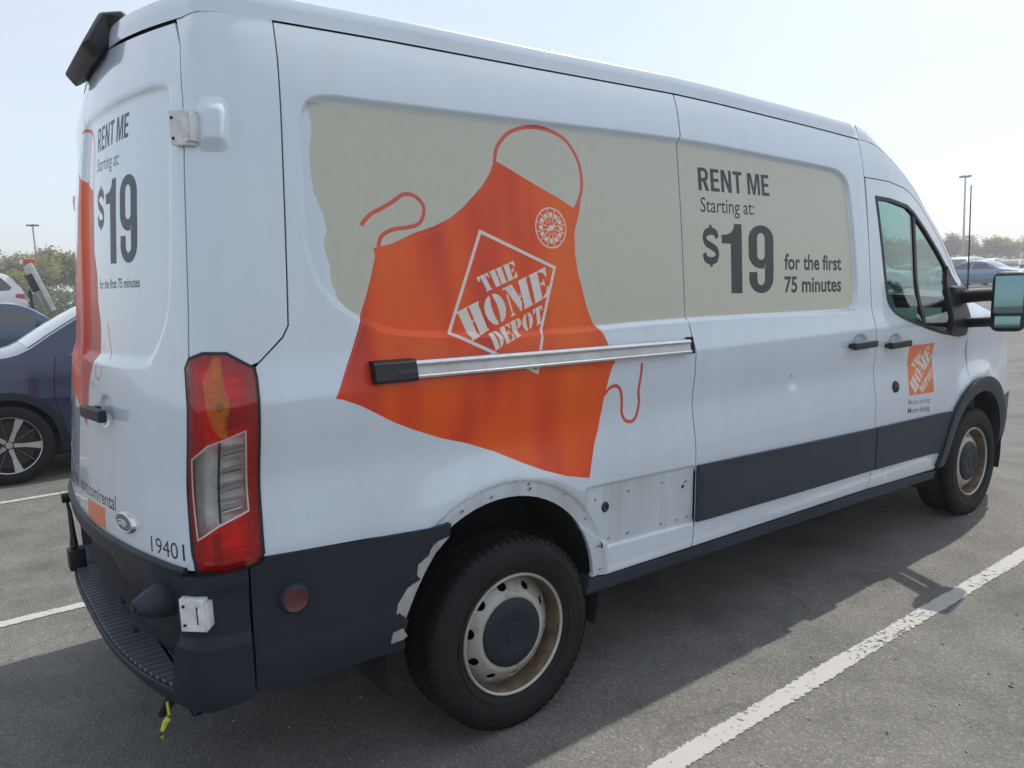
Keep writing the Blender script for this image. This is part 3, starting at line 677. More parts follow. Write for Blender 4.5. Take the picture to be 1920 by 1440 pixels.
panel('window_seal', WRUB, van, M['black'], front_door, res=.05, holes=[WG], off=.003, thick=.02)
GM = [p for p in WG.tolist()]
panel('window_glass', WG, van, M['glass'], front_door, res=.08, off=-.008, thick=0)
panel('window_divider', [(2.925,1.925),(2.957,1.913),(2.985,1.28),(2.955,1.285)], van, M['black'], front_door, res=.05, off=-.002, thick=.02)
panel('mirror_sail', [(3.42,1.622),(3.47,1.573),(3.54,1.500),(3.562,1.44),(3.537,1.28),(3.50,1.198),(3.40,1.193),(3.29,1.212),(3.335,1.40)], van, M['black'], front_door, res=.04, off=.008, thick=.02)
# --- fender and nose
HOODE = [(3.60,1.50),(3.655,1.405),(3.80,1.352),(4.0,1.295),(4.25,1.215),(4.5,1.11),(4.75,1.01),(5.0,.95),(5.4,.91),(UF,.90)]
fend = FD_FRONT + arch_pts(3.72, .40, .495, 107, 12, 16) + [(4.30,.50),(4.30,.745),(UF,.745)] + HOODE[::-1][:-1]
panel('front_fender', fend, van, M['white'], VR, res=.07, gap=.003)
panel('front_fender', mir(fend), van, M['white'], VR, res=.10, gap=.003)
bumpf = [(4.05,.745)] + arch_pts(3.72, .40, .48, 46, 0, 8) + [(4.215,.30),(UF,.30),(UF,.745)]
panel('front_bumper', bumpf, van, M['plastic_grey'], VR, res=.08, off=.020, thick=.03)
panel('front_bumper', mir(bumpf), van, M['plastic_grey'], VR, res=.10, off=.020, thick=.03)
# arch cladding, an arc of dark plastic round the front wheel
archc = arch_pts(3.72, .40, .515, 2, 178, 30) + arch_pts(3.72, .40, .43, 178, 2, 30)
panel('wheel_arch_cladding', archc, van, M['plastic_grey'], VR, res=.04, off=.026, thick=.05)
panel('wheel_arch_cladding', mir(archc), van, M['plastic_grey'], VR, res=.08, off=.022, thick=.05)

# --- sill below the doors
panel('sill', [(.355,.462),(.96,.446),(2.429,.417),(3.232,.386),(3.232,.335),(2.4,.362),(.9,.398),(.335,.412)], van, M['plastic_grey'], VR, res=.08, off=.012, thick=.06)

# --- rear corner panel and rear doors
DEDGE = [(-1.071,.862),(-1.075,.91),(-1.090,1.46),(-1.090,1.83),(-1.092,2.0),(-1.103,2.127),(-1.14,2.29),(-1.197,2.372)]
corner = CORNER_SEAM[:-1] + [(-.880,1.418),(-.905,1.412),(-.978,1.449),(-1.045,1.453),(-1.080,1.443),(-1.088,1.436)] + DEDGE[2:-1] + [(-1.197,2.382),(-1.05,2.383),(-.90,2.381),(-.745,2.379)]
panel('rear_corner_panel', corner, van, M['white'], VR, res=.045, gap=.0025)
RTOP = [(-1.197,2.372),(-1.4,2.383),(-1.6,2.402),(-1.8,2.424),(-1.95,2.434),(UR,2.437)]
DBOT = [(UR,.866),(-1.7,.864),(-1.4,.862),(-1.2,.860),(-1.071,.858)]
RTD = [(u, z + .006) for u, z in RTOP]
rdoor = DEDGE + RTD[1:] + DBOT[:-1]
RAP = [(-2.039,2.047),(-1.849,1.974),(-1.842,1.876),(-1.845,1.774),(-1.809,1.696),(-1.808,1.612),(-1.772,1.53),(-1.772,1.439),(-1.815,1.406),(-1.873,1.34),(-1.900,1.184),(-2.039,1.232)]
RAPL = [(-2.039,2.047),(-2.117,2.077),(-2.20,1.99),(-2.235,1.85),(-2.30,1.78),(-2.46,1.76),(-2.50,1.50),(-2.55,1.30),(-2.396,1.30),(-2.114,1.255),(-2.039,1.232)]
def clipu(loops, lo=None, hi=None):
    out = []
    for L in loops:
        L = np.array(L)
        if lo is not None and L[:, 0].min() < lo: continue
        if hi is not None and L[:, 0].max() > hi: continue
        out.append(L)
    return out
web = text_loops('homedepot.com/rental', .012); WQ = [(-2.225,.952),(-1.545,.958),(-1.545,1.004),(-2.225,.998)]
webm = into(web, WQ)
R_regions = [
 ('apron_graphic', [[np.array(RAP)]], M['orange'], None, 'orange apron print on the rear door'),
 ('apron_neck_strap', [[ribbon([(-2.035,2.190),(-1.97,2.194),(-1.906,2.172),(-1.864,2.137),(-1.848,2.08),(-1.849,1.974)], .010)]], M['strap']),
 ('apron_tie', [[ribbon([(-1.689,1.541),(-1.665,1.48),(-1.641,1.424)], .008)]], M['strap']),
 ('apron_tie', [[ribbon([(-1.70,1.40),(-1.729,1.358),(-1.77,1.36),(-1.785,1.38),(-1.771,1.413)], .006)]], M['strap']),
 ('rent_me_lettering', block_shapes('RENT ME', [(-1.805,2.093),(-1.483,2.095),(-1.485,2.170),(-1.815,2.172)]), M['print_grey']),
 ('starting_at_lettering', text_shapes('Starting at:', [(-1.801,2.030),(-1.556,2.022),(-1.558,2.066),(-1.803,2.072)], .006), M['print_grey']),
 ('price_lettering', dollar_shapes([(-1.79,1.850),(-1.702,1.846),(-1.702,1.966),(-1.788,1.970)]) + price_shapes([(-1.690,1.726),(-1.408,1.718),(-1.404,1.981),(-1.684,1.988)]), M['print_grey'], None, 'large dark price $19'),
 ('minutes_lettering', text_shapes('for the first 75 minutes', [(-1.781,1.649),(-1.398,1.644),(-1.397,1.674),(-1.777,1.679)], .024), M['print_grey']),
 ('web_address_lettering', [clipu(webm, lo=UR + .012)], M['print_grey']),
 ('orange_square', [[np.array([(-1.885,.874),(-1.648,.880),(-1.649,.950),(-1.880,.942)])]], M['logo_orange']),
 ('fleet_number_lettering', text_shapes('19401', [(-1.289,.884),(-1.104,.890),(-1.105,.936),(-1.288,.930)], .002), M['print_grey'], None, 'small dark fleet number 19401'),
]
fine = np.vstack([rows(RREAR, (-.030, -.020, -.012, -.005, .003, .012, .020, .030), .02), cup_rows(-1.665, 1.262, .075, .055)])
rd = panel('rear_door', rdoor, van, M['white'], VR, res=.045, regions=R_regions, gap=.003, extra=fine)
rear_door = rd[0]
L_regions = [('apron_graphic', [[np.array(RAPL)]], M['orange']), ('web_address_lettering', [clipu(webm, hi=UR - .004)], M['print_grey'])]
rdl = panel('rear_door', mir(rdoor), van, M['white'], VR, res=.06, regions=L_regions, gap=.003)
rear_door_left = rdl[0]
panel('rear_corner_panel', mir(corner), van, M['white'], VR, res=.09, gap=.002)

# --- left flank (hidden from the photographer)
q_left = mir(quarter); panel('rear_quarter_panel', q_left, van, M['white'], VR, res=.09, gap=GAP)
panel('side_panel', mir(slide), van, M['white'], VR, res=.09, gap=GAP)
fdl = panel('front_door', mir(fdoor), van, M['white'], VR, res=.09, holes=[mir(WIN)], gap=GAP, thick=.03)[0]
panel('window_seal', mir(WRUB), van, M['black'], fdl, res=.08, holes=[mir(WG)], off=.003, thick=.02)
panel('window_glass', mir(WG), van, M['glass'], fdl, res=.10, off=-.008, thick=0)
panel('sill', mir([(.355,.462),(.96,.446),(2.429,.417),(3.232,.386),(3.232,.335),(2.4,.362),(.9,.398),(.335,.412)]), van, M['plastic_grey'], VR, res=.12, off=.012, thick=.06)

# --- roof: height field over the plan outline
def _zg(x): return np.interp(x, [-.9, -.744, -.341, .227, .96, 1.25, 1.519, 1.95, 2.357, 2.6], [2.368, 2.367, 2.369, 2.364, 2.36, 2.35, 2.336, 2.314, 2.289, 2.270])
_ub = np.concatenate([np.linspace(2.357, -.80, 60), np.linspace(-.82, -1.197, 22), np.linspace(-1.22, UR, 26)])
_zb = np.where(_ub > -1.197, np.where(_ub > -.744, _zg(_ub), 2.370), np.interp(-_ub, [-p[0] for p in RTOP], [p[1] for p in RTOP]))
_pb = van0(_ub, _zb)
RB_R = _pb[:, :2]
ROOF = np.vstack([RB_R, (RB_R * [1, -1])[::-1][1:]])
def _H(d): return np.interp(d, [0, .003, .0105, .0135, .02, .05, .2, .4, .9], [0, .034, .066, .0705, .0725, .075, .088, .106, .125])
def line_dist(L, p):
    d = np.full(len(p), 9.)
    for a, b in zip(L[:-1], L[1:]):
        e = b - a; w = p - a; t = np.clip((w @ e) / max(e @ e, 1e-12), 0, 1); d = np.minimum(d, np.hypot(*(w - t[:, None] * e).T))
    return d
def roof_s(x, y):
    p = np.stack([x, y], 1)
    d = line_dist(ROOF, p) * inside([ROOF], p)
    zt = np.interp(np.abs(y), [0, .2, .4, .6, .8, .95], [2.434, 2.427, 2.412, 2.392, 2.374, 2.368])
    ze = _zg(x) + (zt - _zg(x)) * ss(-.75, -.97, x)
    rib = .006 * np.cos(np.clip(np.abs(y), 0, .66) * 2 * math.pi / .22) * ss(.7, .6, np.abs(y)) * ss(-.85, -.7, x) * ss(2.3, 2.1, x)
    return np.stack([x, y, ze + .003 + _H(d) + rib], 1)
_fx = []
for t in (.0015, .003, .0105, .0135, .02, .05, .10):
    _fx.append(resample(inset(ROOF, t), .05))
panel('roof', ROOF, roof_s, M['white'], VR, res=.10, gap=0, extra=np.vstack(_fx), thick=.0)

def crown(s, t, y, b=.125):
    """crown height over the edge chord: the roof profile at the B pillar easing into a plain arch"""
    k = float(ss(0, .32, np.array(s))); t = min(1., abs(t)); return (1 - k) * float(_H((1 - t) * abs(y))) * b / .125 + k * b * (1 - t ** 2.2)
# --- cab top, windscreen and bonnet: chords between right and left edge curves
def chord_loft(name, edge, bulge, mat, parent, nt=24, t0=1.0, s0=None, s1=None, ns=5):
    E = spl(edge, ns); P = van0(E[:, 0], E[:, 1])
    a, b = (s0 or 0), (s1 or len(P)); V, F = [], []
    D = np.gradient(P[:, [0, 2]], axis=0); D /= np.maximum(np.linalg.norm(D, axis=1), 1e-9)[:, None]
    e_ = [1, .9967, .9885, .985, .978, .95, .9, .8, .65, .45, .22]; tt = np.array([-q for q in e_] + [0] + e_[::-1]) * t0; nt = len(tt) - 1
    for i in range(a, b):
        x, y, z = P[i]; n = np.array([-D[i, 1], D[i, 0]])
        if n[1] < 0: n = -n
        for t in tt:
            h = crown(i / (len(P) - 1) if name != 'bonnet' else 1., t, y, bulge(i / (len(P) - 1)))
            V.append((x + n[0] * h, y * -t, z + n[1] * h))
    m = nt + 1
    for i in range(b - a - 1):
        for k in range(nt): F.append((i * m + k, i * m + k + 1, (i + 1) * m + k + 1, (i + 1) * m + k))
    return pyd(name, V, F, mat, parent, True, 60)
CABE = [(2.357,2.289),(2.45,2.284),(2.54,2.268),(2.654,2.222),(2.78,2.160),(2.90,2.095),(3.01,2.03),(3.13,1.94),(3.37,1.775),(3.53,1.635),(3.63,1.52),(3.70,1.43)]
nE = (len(CABE) - 1) * 5 + 1
chord_loft('cab_roof', CABE, lambda s: .125, M['white'], VR, s1=31)
chord_loft('windscreen', CABE, lambda s: .125, M['glass'], VR, t0=.93, s0=30, s1=nE)
for sg in (1, -1):
    E = spl(CABE, 5); P = van0(E[:, 0], E[:, 1]); D = np.gradient(P[:, [0, 2]], axis=0); D /= np.linalg.norm(D, axis=1)[:, None]
    V, F = [], []
    for i in range(28, nE):
        x, y, z = P[i]; n = np.array([-D[i, 1], D[i, 0]]); n = n if n[1] > 0 else -n
        for t in (1.0, .985, .96, .92):
            h = crown(i / (nE - 1), t, y); V.append((x + n[0] * h, sg * y * t, z + n[1] * h))
    for i in range(nE - 28 - 1):
        for k in range(3): F.append((i * 4 + k, i * 4 + k + 1, (i + 1) * 4 + k + 1, (i + 1) * 4 + k))
    pyd('windscreen_pillar', V, F, M['white'], VR, True, 60)
cabside = [(2.357,2.289),(2.45,2.284),(2.54,2.268),(2.654,2.222),(2.78,2.160),(2.90,2.095),(3.01,2.03),(3.13,1.94),(3.37,1.775),(3.53,1.635),(3.615,1.52)] + DTOP[::-1] + [(2.375,2.1),(2.365,2.25)]
panel('cab_side_panel', cabside, van, M['white'], VR, res=.05, gap=.002)
panel('cab_side_panel', mir(cabside), van, M['white'], VR, res=.09, gap=.002)
chord_loft('bonnet', HOODE[1:], lambda s: .06 * (1 - .3 * s), M['white'], VR, ns=4)
# --- dark inner shell so the seams read dark and no light leaks
inner = [(-1.12,.50),(-1.12,2.34),(-.7,2.34),(.96,2.33),(2.34,2.26),(2.40,1.40),(2.43,.50),(.42,.50)] + arch_pts(-.055, .435, .47, 8, 172, 12) + [(-.53,.50)]
for P in (inner, mir(inner)): panel('inner_shell', P, van0, M['gap'], VR, res=.15, off=-.05, thick=0)
panel('inner_shell', [(-1.06,.6),(-1.06,2.30),(2*UR+1.06,2.30),(2*UR+1.06,.6)], van0, M['gap'], VR, res=.15, off=-.05, thick=0)
box('load_floor', (-1.02,-.72,.50), (2.35,.72,.60), M['gap'], VR)
box('chassis', (-1.0,-.55,.30), (4.35,.55,.498), M['gap'], VR, .03)
box('cargo_lining', (-.84,-.78,2.28), (2.32,.78,2.33), M['gap'], VR)
prism('bulkhead', [(-.92,.6),(.92,.6),(.90,1.7),(.84,2.28),(-.84,2.28),(-.90,1.7)], 0, 2.30, 2.33, M['headliner'], VR, 0)
for sg in (1, -1):
    for cx, cz in ((-.055,.435), (3.72,.40)):
        V, F = [], []
        for i, t in enumerate(np.linspace(-20, 200, 24)):
            for y in (-.975, -.62): V.append((cx + .465 * math.cos(rad(t)), y * sg, cz + .465 * math.sin(rad(t))))
        for i in range(23): F.append((2*i, 2*i+1, 2*i+3, 2*i+2))
        k = len(V); V.append((cx, -.62 * sg, cz)); F += [(2*i+1, 2*i+3, k) for i in range(23)]
        pyd('wheel_liner', V, F, M['gap'], VR, True, 50)
# firewall, floor, dash, seats, wheel
box('cab_floor', (2.33,-.93,.55), (3.75,.93,.60), M['gap'], VR)
prism('dashboard', [(3.95,.6),(3.95,1.38),(3.60,1.36),(3.38,1.30),(3.28,1.18),(3.32,.95),(3.45,.6)], 1, -.90, .90, M['dash'], VR, .02)
for y in (-.50, .48):
    s = prism('seat', [(2.48,.75),(2.98,.80),(3.02,.95),(2.70,.94),(2.60,1.10),(2.50,1.55),(2.38,1.56),(2.40,1.0)], 1, y - .24, y + .24, M['seat'], VR, .035)
    box('headrest', (2.33, y - .13, 1.58), (2.44, y + .13, 1.80), M['seat'], s, .03)
sw = lathe('steering_wheel', [(.19 + .016 * math.cos(a), .016 * math.sin(a)) for a in np.linspace(0, 2 * math.pi, 9)], 28, M['dash'], VR, axis='X')
sw.location = (3.13, .48, 1.22); sw.rotation_euler = (0, rad(-30), 0)
tube('spoke', [(0, -.19, 0), (0, .19, 0)], .018, M['dash'], sw)
tube('spoke', [(0, 0, 0), (0, 0, -.19)], .018, M['dash'], sw)
tube('steering_column', [(3.14, .48, 1.21), (3.40, .48, 1.08)], .04, M['dash'], VR)
iv = box('interior_mirror', (3.08,-.12,1.84), (3.11,.12,1.91), M['black'], VR, .012)

for P, pr in (([(2.47,.62),(2.46,1.20),(2.62,1.30),(2.85,1.25),(3.05,1.20),(3.50,1.15),(3.52,.62)], front_door), (mir([(2.47,.62),(2.46,1.20),(2.62,1.30),(2.85,1.25),(3.05,1.20),(3.50,1.15),(3.52,.62)]), fdl)):
    panel('door_trim', P, van0, M['dash'], pr, res=.12, off=-.06, thick=0)
prism('headliner', [(-.78,2.10),(.78,2.10),(.76,2.16),(-.76,2.16)], 0, 2.34, 2.55, M['headliner'], VR, 0)
# ------------------------------------------------------------------ van: lamps, bumper, hinges, rail, wheels and small fittings
TAIL = [(-1.104,1.417),(-1.088,1.445),(-1.045,1.459),(-.975,1.455),(-.892,1.408),(-.886,1.38),(-.886,1.169),(-.886,.885),(-.910,.853),(-.997,.846),(-1.066,.858),(-1.078,.91),(-1.094,1.187)]
LENS = [(-1.087,1.352),(-1.078,1.411),(-1.061,1.438),(-1.023,1.447),(-.979,1.437),(-.910,1.396),(-.912,1.285),(-.908,1.15),(-.903,1.051),(-.904,.890),(-.927,.862),(-.988,.858),(-1.024,.860),(-1.056,.877),(-1.062,.935),(-1.077,1.168)]
CLEAR = [(-1.074,1.173),(-1.035,1.211),(-.931,1.244),(-.923,1.012),(-1.004,.981),(-1.058,.948)]
AMB = [(-1.014,1.447),(-.992,1.440),(-.986,1.361),(-.974,1.319),(-.982,1.269),(-.984,1.229),(-1.001,1.229),(-1.022,1.259),(-1.037,1.306),(-1.043,1.378)]
def lamp_s(u, z):
    P = van0(u, z); n = mk_normals(van0, np.asarray(u, float), np.asarray(z, float))
    uu = np.where(np.asarray(u) < UR, 2 * UR - np.asarray(u), u)
    d = -sdf(np.array(TAIL), np.stack([uu, z], 1)); return P + n * (.004 + .016 * ss(0, .05, d))[:, None]
cl_in = inset(CLEAR, .0045)
T_regions = [
 ('red_lens', [[inset(TAIL, .009)]], M['red_shell']),
 ('amber_lens', [[np.array(AMB)]], M['amber_shell']),
 ('lens_frame', [[np.array(CLEAR)]], M['chrome']),
 ('clear_lens', [[cl_in]], M['clear_shell']),
]
tl = panel('tail_light', TAIL, lamp_s, M['black'], VR, res=.02, regions=T_regions, thick=.03)[0]
# inside the lamp: reflector bowl, bulb holder, ribs
def cavity(u, z):
    P = van0(u, z); n = mk_normals(van0, np.asarray(u, float), np.asarray(z, float)); d = -sdf(np.array(TAIL), np.stack([u, z], 1))
    k = .004 * np.sin(np.asarray(z) * 180) * (np.asarray(u) > -1.0)
    return P + n * (.002 - .034 * ss(0, .05, d) + k)[:, None]
panel('reflector', inset(TAIL, .010), cavity, M['reflector'], tl, res=.016, thick=0)
def lamp_bit(name, poly, off, mat): return panel(name, poly, van0, mat, tl, res=.012, off=off, thick=.014)
lamp_bit('bulb_holder', [(-1.018,1.440),(-.995,1.438),(-.990,1.36),(-.982,1.335),(-1.030,1.335),(-1.030,1.36)], -.006, M['amber_part'])
lamp_bit('bulb_holder', [(-1.030,1.335)] + arc(-1.003, 1.305, .027, .034, 150, -60, 10) + [(-.985,1.235),(-1.003,1.235),(-1.020,1.27)], -.004, M['amber_part'])
bb = lathe('bulb', [(0,.014),(.008,.012),(.011,.004),(.011,-.006)], 14, M['print_midgrey'], tl, axis='Z'); p, n = vpt(-1.003, 1.308, .002); bb.location = p; bb.rotation_euler = n.to_track_quat('Z', 'Y').to_euler()
lamp_bit('lamp_divider', [(-1.006,1.212),(-.999,1.214),(-.996,.99),(-1.003,.988)], -.002, M['gap'])
for k in range(4):
    zc = 1.185 - k*.050
    lamp_bit('reflector_rib', [(-.992,zc-.010),(-.938,zc-.002),(-.938,zc+.004),(-.992,zc-.004)], -.006, M['lens_white'])
    lamp_bit('reflector_rib', [(-.992,zc-.022),(-.938,zc-.014),(-.938,zc-.010),(-.992,zc-.018)], -.010, M['chrome'])
lamp_bit('lower_divider', [(-1.022,.955),(-1.000,.960),(-.998,.868),(-1.022,.870)], -.008, M['dark_red_lens'])
lamp_bit('lamp_shade', [(-.985,1.300),(-.915,1.305),(-.915,1.262),(-.985,1.240)], -.010, M['dark_red_lens'])
panel('tail_light', mir(TAIL), lamp_s, M['red_lens'], VR, res=.04, thick=.03)

# --- rear bumper
BF = [(-.283,.842),(-.288,.799),(-.319,.788),(-.353,.791),(-.359,.763),(-.392,.746),(-.404,.725),(-.389,.699),(-.395,.681),(-.43,.673),(-.448,.649),(-.468,.623),(-.478,.586),(-.449,.558),(-.458,.525),(-.5,.523),(-.506,.503),(-.458,.49),(-.456,.455)]
def bump_side(u, z):
    P = van0(u, z); n = mk_normals(van0, np.asarray(u, float), np.asarray(z, float))
    d = .010 + .006 * ss(.60, .57, z) - .012 * ss(.56, .44, z); return P + n * d[:, None]
bs = panel('bumper_side', [(-.930,.852),(-.905,.858),(-.886,.874),(-.59,.853),(-.30,.840)] + BF + [(-.70,.462),(-.933,.472)], bump_side, M['plastic'], VR, res=.035, thick=.03)[0]
panel('bumper_side', mir([(-.930,.852),(-.905,.858),(-.886,.874),(-.59,.853),(-.30,.840)] + BF + [(-.70,.462),(-.933,.472)]), bump_side, M['plastic'], VR, res=.1, thick=.03)
def bump_corner(u, z):
    P = van0(u, z); n = mk_normals(van0, np.asarray(u, float), np.asarray(z, float))
    d = .012 + .016 * ss(.785, .83, z) - .010 * ss(.52, .43, z) + .012 * ss(.665, .65, z); return P + n * d[:, None]
CB = [(-.938,.470),(-.938,.852),(-.915,.858),(-.997,.842),(-1.066,.852),(-1.115,.850),(-1.135,.80),(-1.135,.66),(-1.16,.60),(-1.175,.440),(-1.05,.425)]
CB = [(-.940,.470),(-.9385,.856),(-1.066,.852),(-1.115,.850),(-1.135,.80),(-1.135,.66),(-1.16,.60),(-1.175,.462),(-1.05,.450)]
bc = panel('bumper_corner', CB, bump_corner, M['plastic'], VR, res=.025, thick=.05)[0]
panel('bumper_corner', mir(CB), bump_corner, M['plastic'], VR, res=.06, thick=.05)
def bump_face(u, z):
    P = van0(u, np.full(len(np.atleast_1d(z)), .87)); P[:, 2] = z
    uu = np.where(u < UR, 2 * UR - u, u)
    k = ss(-1.14, -1.30, uu)
    plate = ss(-1.58, -1.62, uu)
    P[:, 0] += k * .100 * ss(.83, .53, z) + .02 * (1 - k) + plate * .045 * ss(.80, .785, z) * ss(.55, .60, z)
    P[:, 0] -= .010
    return P
bfp = [(-1.12,.50),(-1.12,.853),(-1.4,.856),(UR,.860)] + [(2*UR+1.4,.856),(2*UR+1.12,.853),(2*UR+1.12,.50),(UR,.49)]
bf = panel('bumper_face', bfp, bump_face, M['plastic'], VR, res=.035, thick=.03)[0]
tube('bumper_top_lip', [vpt(u, .862, .004)[0] for u in np.linspace(-1.10, 2*UR+1.10, 40)], .011, M['plastic'], VR, 8)
# step: slab following the bowed rear with separate tread ribs
yo = np.linspace(-.90, .90, 41)
def step_out(y): return -1.222 + .115 * (abs(y) / .90) ** 3.2
def step_in(y): return -1.085
so = [(step_out(y), y) for y in yo]; pts = so + [(step_in(.9), .90), (step_in(-.9), -.90)]
st = prism('bumper_step', pts, 2, .474, .500, M['plastic'], VR, .008, 3)
prism('step_skirt', [(step_out(y) + .028, y) for y in yo] + [(step_in(.9), .90), (step_in(-.9), -.90)], 2, .430, .473, M['plastic'], VR, .008)
n_r = 46; M['tread'] = plain('sky_sheen_rib_plastic', (.085, .10, .12), .42, var=.25, scale=6)  # ribs paler than the slab: sky reflection and groove shade put into colour
for k in range(n_r):
    y = -.83 + 1.66 * (k + .5) / n_r
    x0, x1 = step_out(y) + .016, step_in(y) - .004
    if x1 - x0 < .02: continue
    o = box('tread_rib', (x0 - .004, y - .0140, .492), (x1, y + .0140, .5035), M['tread'], st, .002, seg=1)
# fittings on the bumper
def cone_plug(name, u, z, off, prof, mat, parent):
    o = lathe(name, prof, 24, mat, parent, axis='Z'); p, n = vpt(u, z, off); o.location = p; o.rotation_euler = n.to_track_quat('Z', 'Y').to_euler(); return o
pl = lathe('bumper_plug', [(0,.10),(.020,.098),(.024,.092),(.040,.060),(.052,.02),(.055,-.02)], 28, M['plastic_grey'], VR, axis='Z')
pl.location = (-1.105,-.795,.752); pl.rotation_euler = Vector((-1, -.25, 0)).to_track_quat('Z', 'Y').to_euler()
tube('plug_tip', [(0,0,.085),(0,0,.103)], .012, M['black'], pl, 14)
mk = cone_plug('side_marker', -.815, .737, .008, [(.046,-.01),(.046,.010),(.040,.024),(.036,.028)], M['plastic_grey'], VR)
lathe('marker_lens', [(0,.020),(.030,.020),(.036,.024)], 24, plain('old_red_reflector', (.12, .035, .03), .35, var=.4, scale=60), mk, axis='Z')
for y, z in ((-.30,.60), (-.47,.555)):
    box('clip_tab', (-1.158, y - .02, z - .005), (-1.140, y + .02, z + .005), M['gap'], bf, .001)
# white hinges
def orient(h, n):
    """x along the body, y outward, z up"""
    n = Vector((n.x, n.y, 0)).normalized(); t = Vector((0, 0, 1)).cross(n)
    h.rotation_euler = Matrix((t, -n, Vector((0, 0, 1)))).transposed().to_euler(); h.scale = (1, -1, 1)
def hinge(loc, n, mat, up=True, s=1.):
    h = empty('door_hinge', loc); h.parent = VR
    orient(h, n); h.scale = (.72, -1, .95)
    b = prism('hinge_plate', [(-.060*s,-.044*s),(.036*s,-.050*s),(.036*s,-.036*s),(.018*s,-.034*s),(.012*s,-.020*s),(.012*s,.022*s),(.018*s,.032*s),(.036*s,.036*s),(.034*s,.048*s),(-.060*s,.052*s)], 1, -.020, .008, mat, h, .003)
    box('hinge_knuckle', (.012*s,-.012,-.030*s), (.040*s,.022,.030*s), mat, h, .009)
    box('hinge_slot', (.002*s,.004,-.026*s), (.011*s,.0095,.026*s), M['gap'], h, .001)
    tube('hinge_pin', [(.026*s,.012,-.040*s), (.026*s,.012,.040*s)], .009, mat, h, 10)
    box('hinge_leaf', (.034*s,-.025,-.040*s), (.048*s,.014,.036*s), mat, h, .003)
    for z in (-.026*s, .030*s): box('hinge_bolt', (-.050*s,.006,z-.004), (-.040*s,.0105,z+.004), M['gap'], h, .001)
    return h
HM = plain('white_hinge_paint', (.72, .73, .73), .4, var=.15, scale=30)
for (u, z, off) in ((-1.078, 2.05, .012), (-1.062, .752, .030)):
    p, n = vpt(u, z, off); n.z = 0; n.normalize(); hinge(p, n, HM)
    p2 = Vector((p.x, -p.y, p.z)); hinge(p2, Vector((n.x, -n.y, 0)), HM)
# hinge pocket wedge pressed out of the corner panel
p, n = vpt(-.985, 2.055, 0)
W = [(-1.030,2.130),(-.985,2.135),(-.950,2.110),(-.944,2.05),(-.950,2.00),(-1.012,1.99),(-1.03,2.03)]
def wedge_s(u, z):
    P = van0(u, z); nn = mk_normals(van0, np.asarray(u, float), np.asarray(z, float)); uu = np.where(np.asarray(u) < UR, 2*UR-np.asarray(u), u)
    d = .021 * ss(-1.055, -1.015, uu) * ss(-.925, -.975, uu) * ss(2.145, 2.09, z) * ss(1.98, 2.03, z) ; return P + nn * (d - .002)[:, None]
for Wp in ([(-1.055,2.145),(-.925,2.145),(-.925,1.98),(-1.055,1.98)],):
    panel('hinge_pocket', Wp, wedge_s, M['white'], VR, res=.012, thick=0); panel('hinge_pocket', mir(Wp), wedge_s, M['white'], VR, res=.03, thick=0)
# rear door handle, badge, number-plate lamp
p, n = vpt(-1.668, 1.256, .012); n.z = 0
h = empty('door_handle', p); h.parent = rear_door
orient(h, n)
box('grip', (-.115,.008,-.022), (.105,.034,.018), M['black'], h, .010, seg=3)
box('grip_mount', (-.10,-.02,-.012), (-.06,.012,.012), M['black'], h, .004)
p, n = vpt(-1.455, .940, .0)
bd = lathe('oval_badge', [(0,.008),(.036,.008),(.041,.011),(.046,.010),(.050,.004),(.052,-.004)], 36, M['chrome'], rear_door, axis='Z')
bd.location = p; bd.rotation_euler = n.to_track_quat('Z', 'Y').to_euler(); bd.scale = (1.45, .62, 1)
bi = lathe('badge_inset', [(0,.0105),(.037,.0105)], 30, plain('badge_green_grey', (.10, .13, .11), .3, coat=.6, var=.5, scale=90), bd, axis='Z')
for (x0, x1, y0) in ((-.022,.020,.008),(-.018,.024,-.002),(-.022,.016,-.012)): tube('badge_script', [(x0,y0,.012),((x0+x1)/2,y0+.006,.012),(x1,y0,.012)], .0022, M['chrome'], bd, 5)
def handle(u, z, parent):
    p, n = vpt(u, z, 0); n.z = 0; n.normalize(); h = empty('door_handle', p); h.parent = parent
    orient(h, n)
    box('grip', (-.112,.018,-.020), (.112,.044,.018), M['black'], h, .011, seg=3)
    for x in (-.085, .085): box('grip_mount', (x-.022,-.006,-.013), (x+.022,.022,.011), M['black'], h, .004)
handle(2.262, 1.232, sliding_door); handle(2.632, 1.207, front_door)
p, n = vpt(2.657, .967, 0)
lk = lathe('lock_cover', [(0,.012),(.018,.012),(.030,.008),(.034,-.002)], 24, M['black'], front_door, axis='Z'); lk.location = p; lk.rotation_euler = n.to_track_quat('Z','Y').to_euler()
# sliding-door rail on the quarter panel
def rail_part(name, prof, u0, u1, z0, z1, mat, parent, n=30):
    V, F = [], []; m = len(prof)
    for i in range(n + 1):
        t = i / n; u = u0 + (u1 - u0) * t; z = z0 + (z1 - z0) * t
        for (o, dz) in prof:
            pp, nn = vpt(u, z + dz, 0); nn.z = 0; nn.normalize(); V.append(pp + nn * o)
    for i in range(n):
        for k in range(m): F.append((i*m+k, i*m+(k+1)%m, (i+1)*m+(k+1)%m, (i+1)*m+k))
    F.append(tuple(range(m))); F.append(tuple(n*m+k for k in range(m))[::-1])
    o = pyd(name, V, F, mat, parent, False); bm = bmesh.new(); bm.from_mesh(o.data); bmesh.ops.recalc_face_normals(bm, faces=bm.faces); bm.to_mesh(o.data); bm.free(); return o
rl = rail_part('slide_rail', [(-.004,-.026),(.012,-.026),(.012,.024),(-.004,.024)], -.40, .918, 1.358, 1.330, M['alu'], VR)
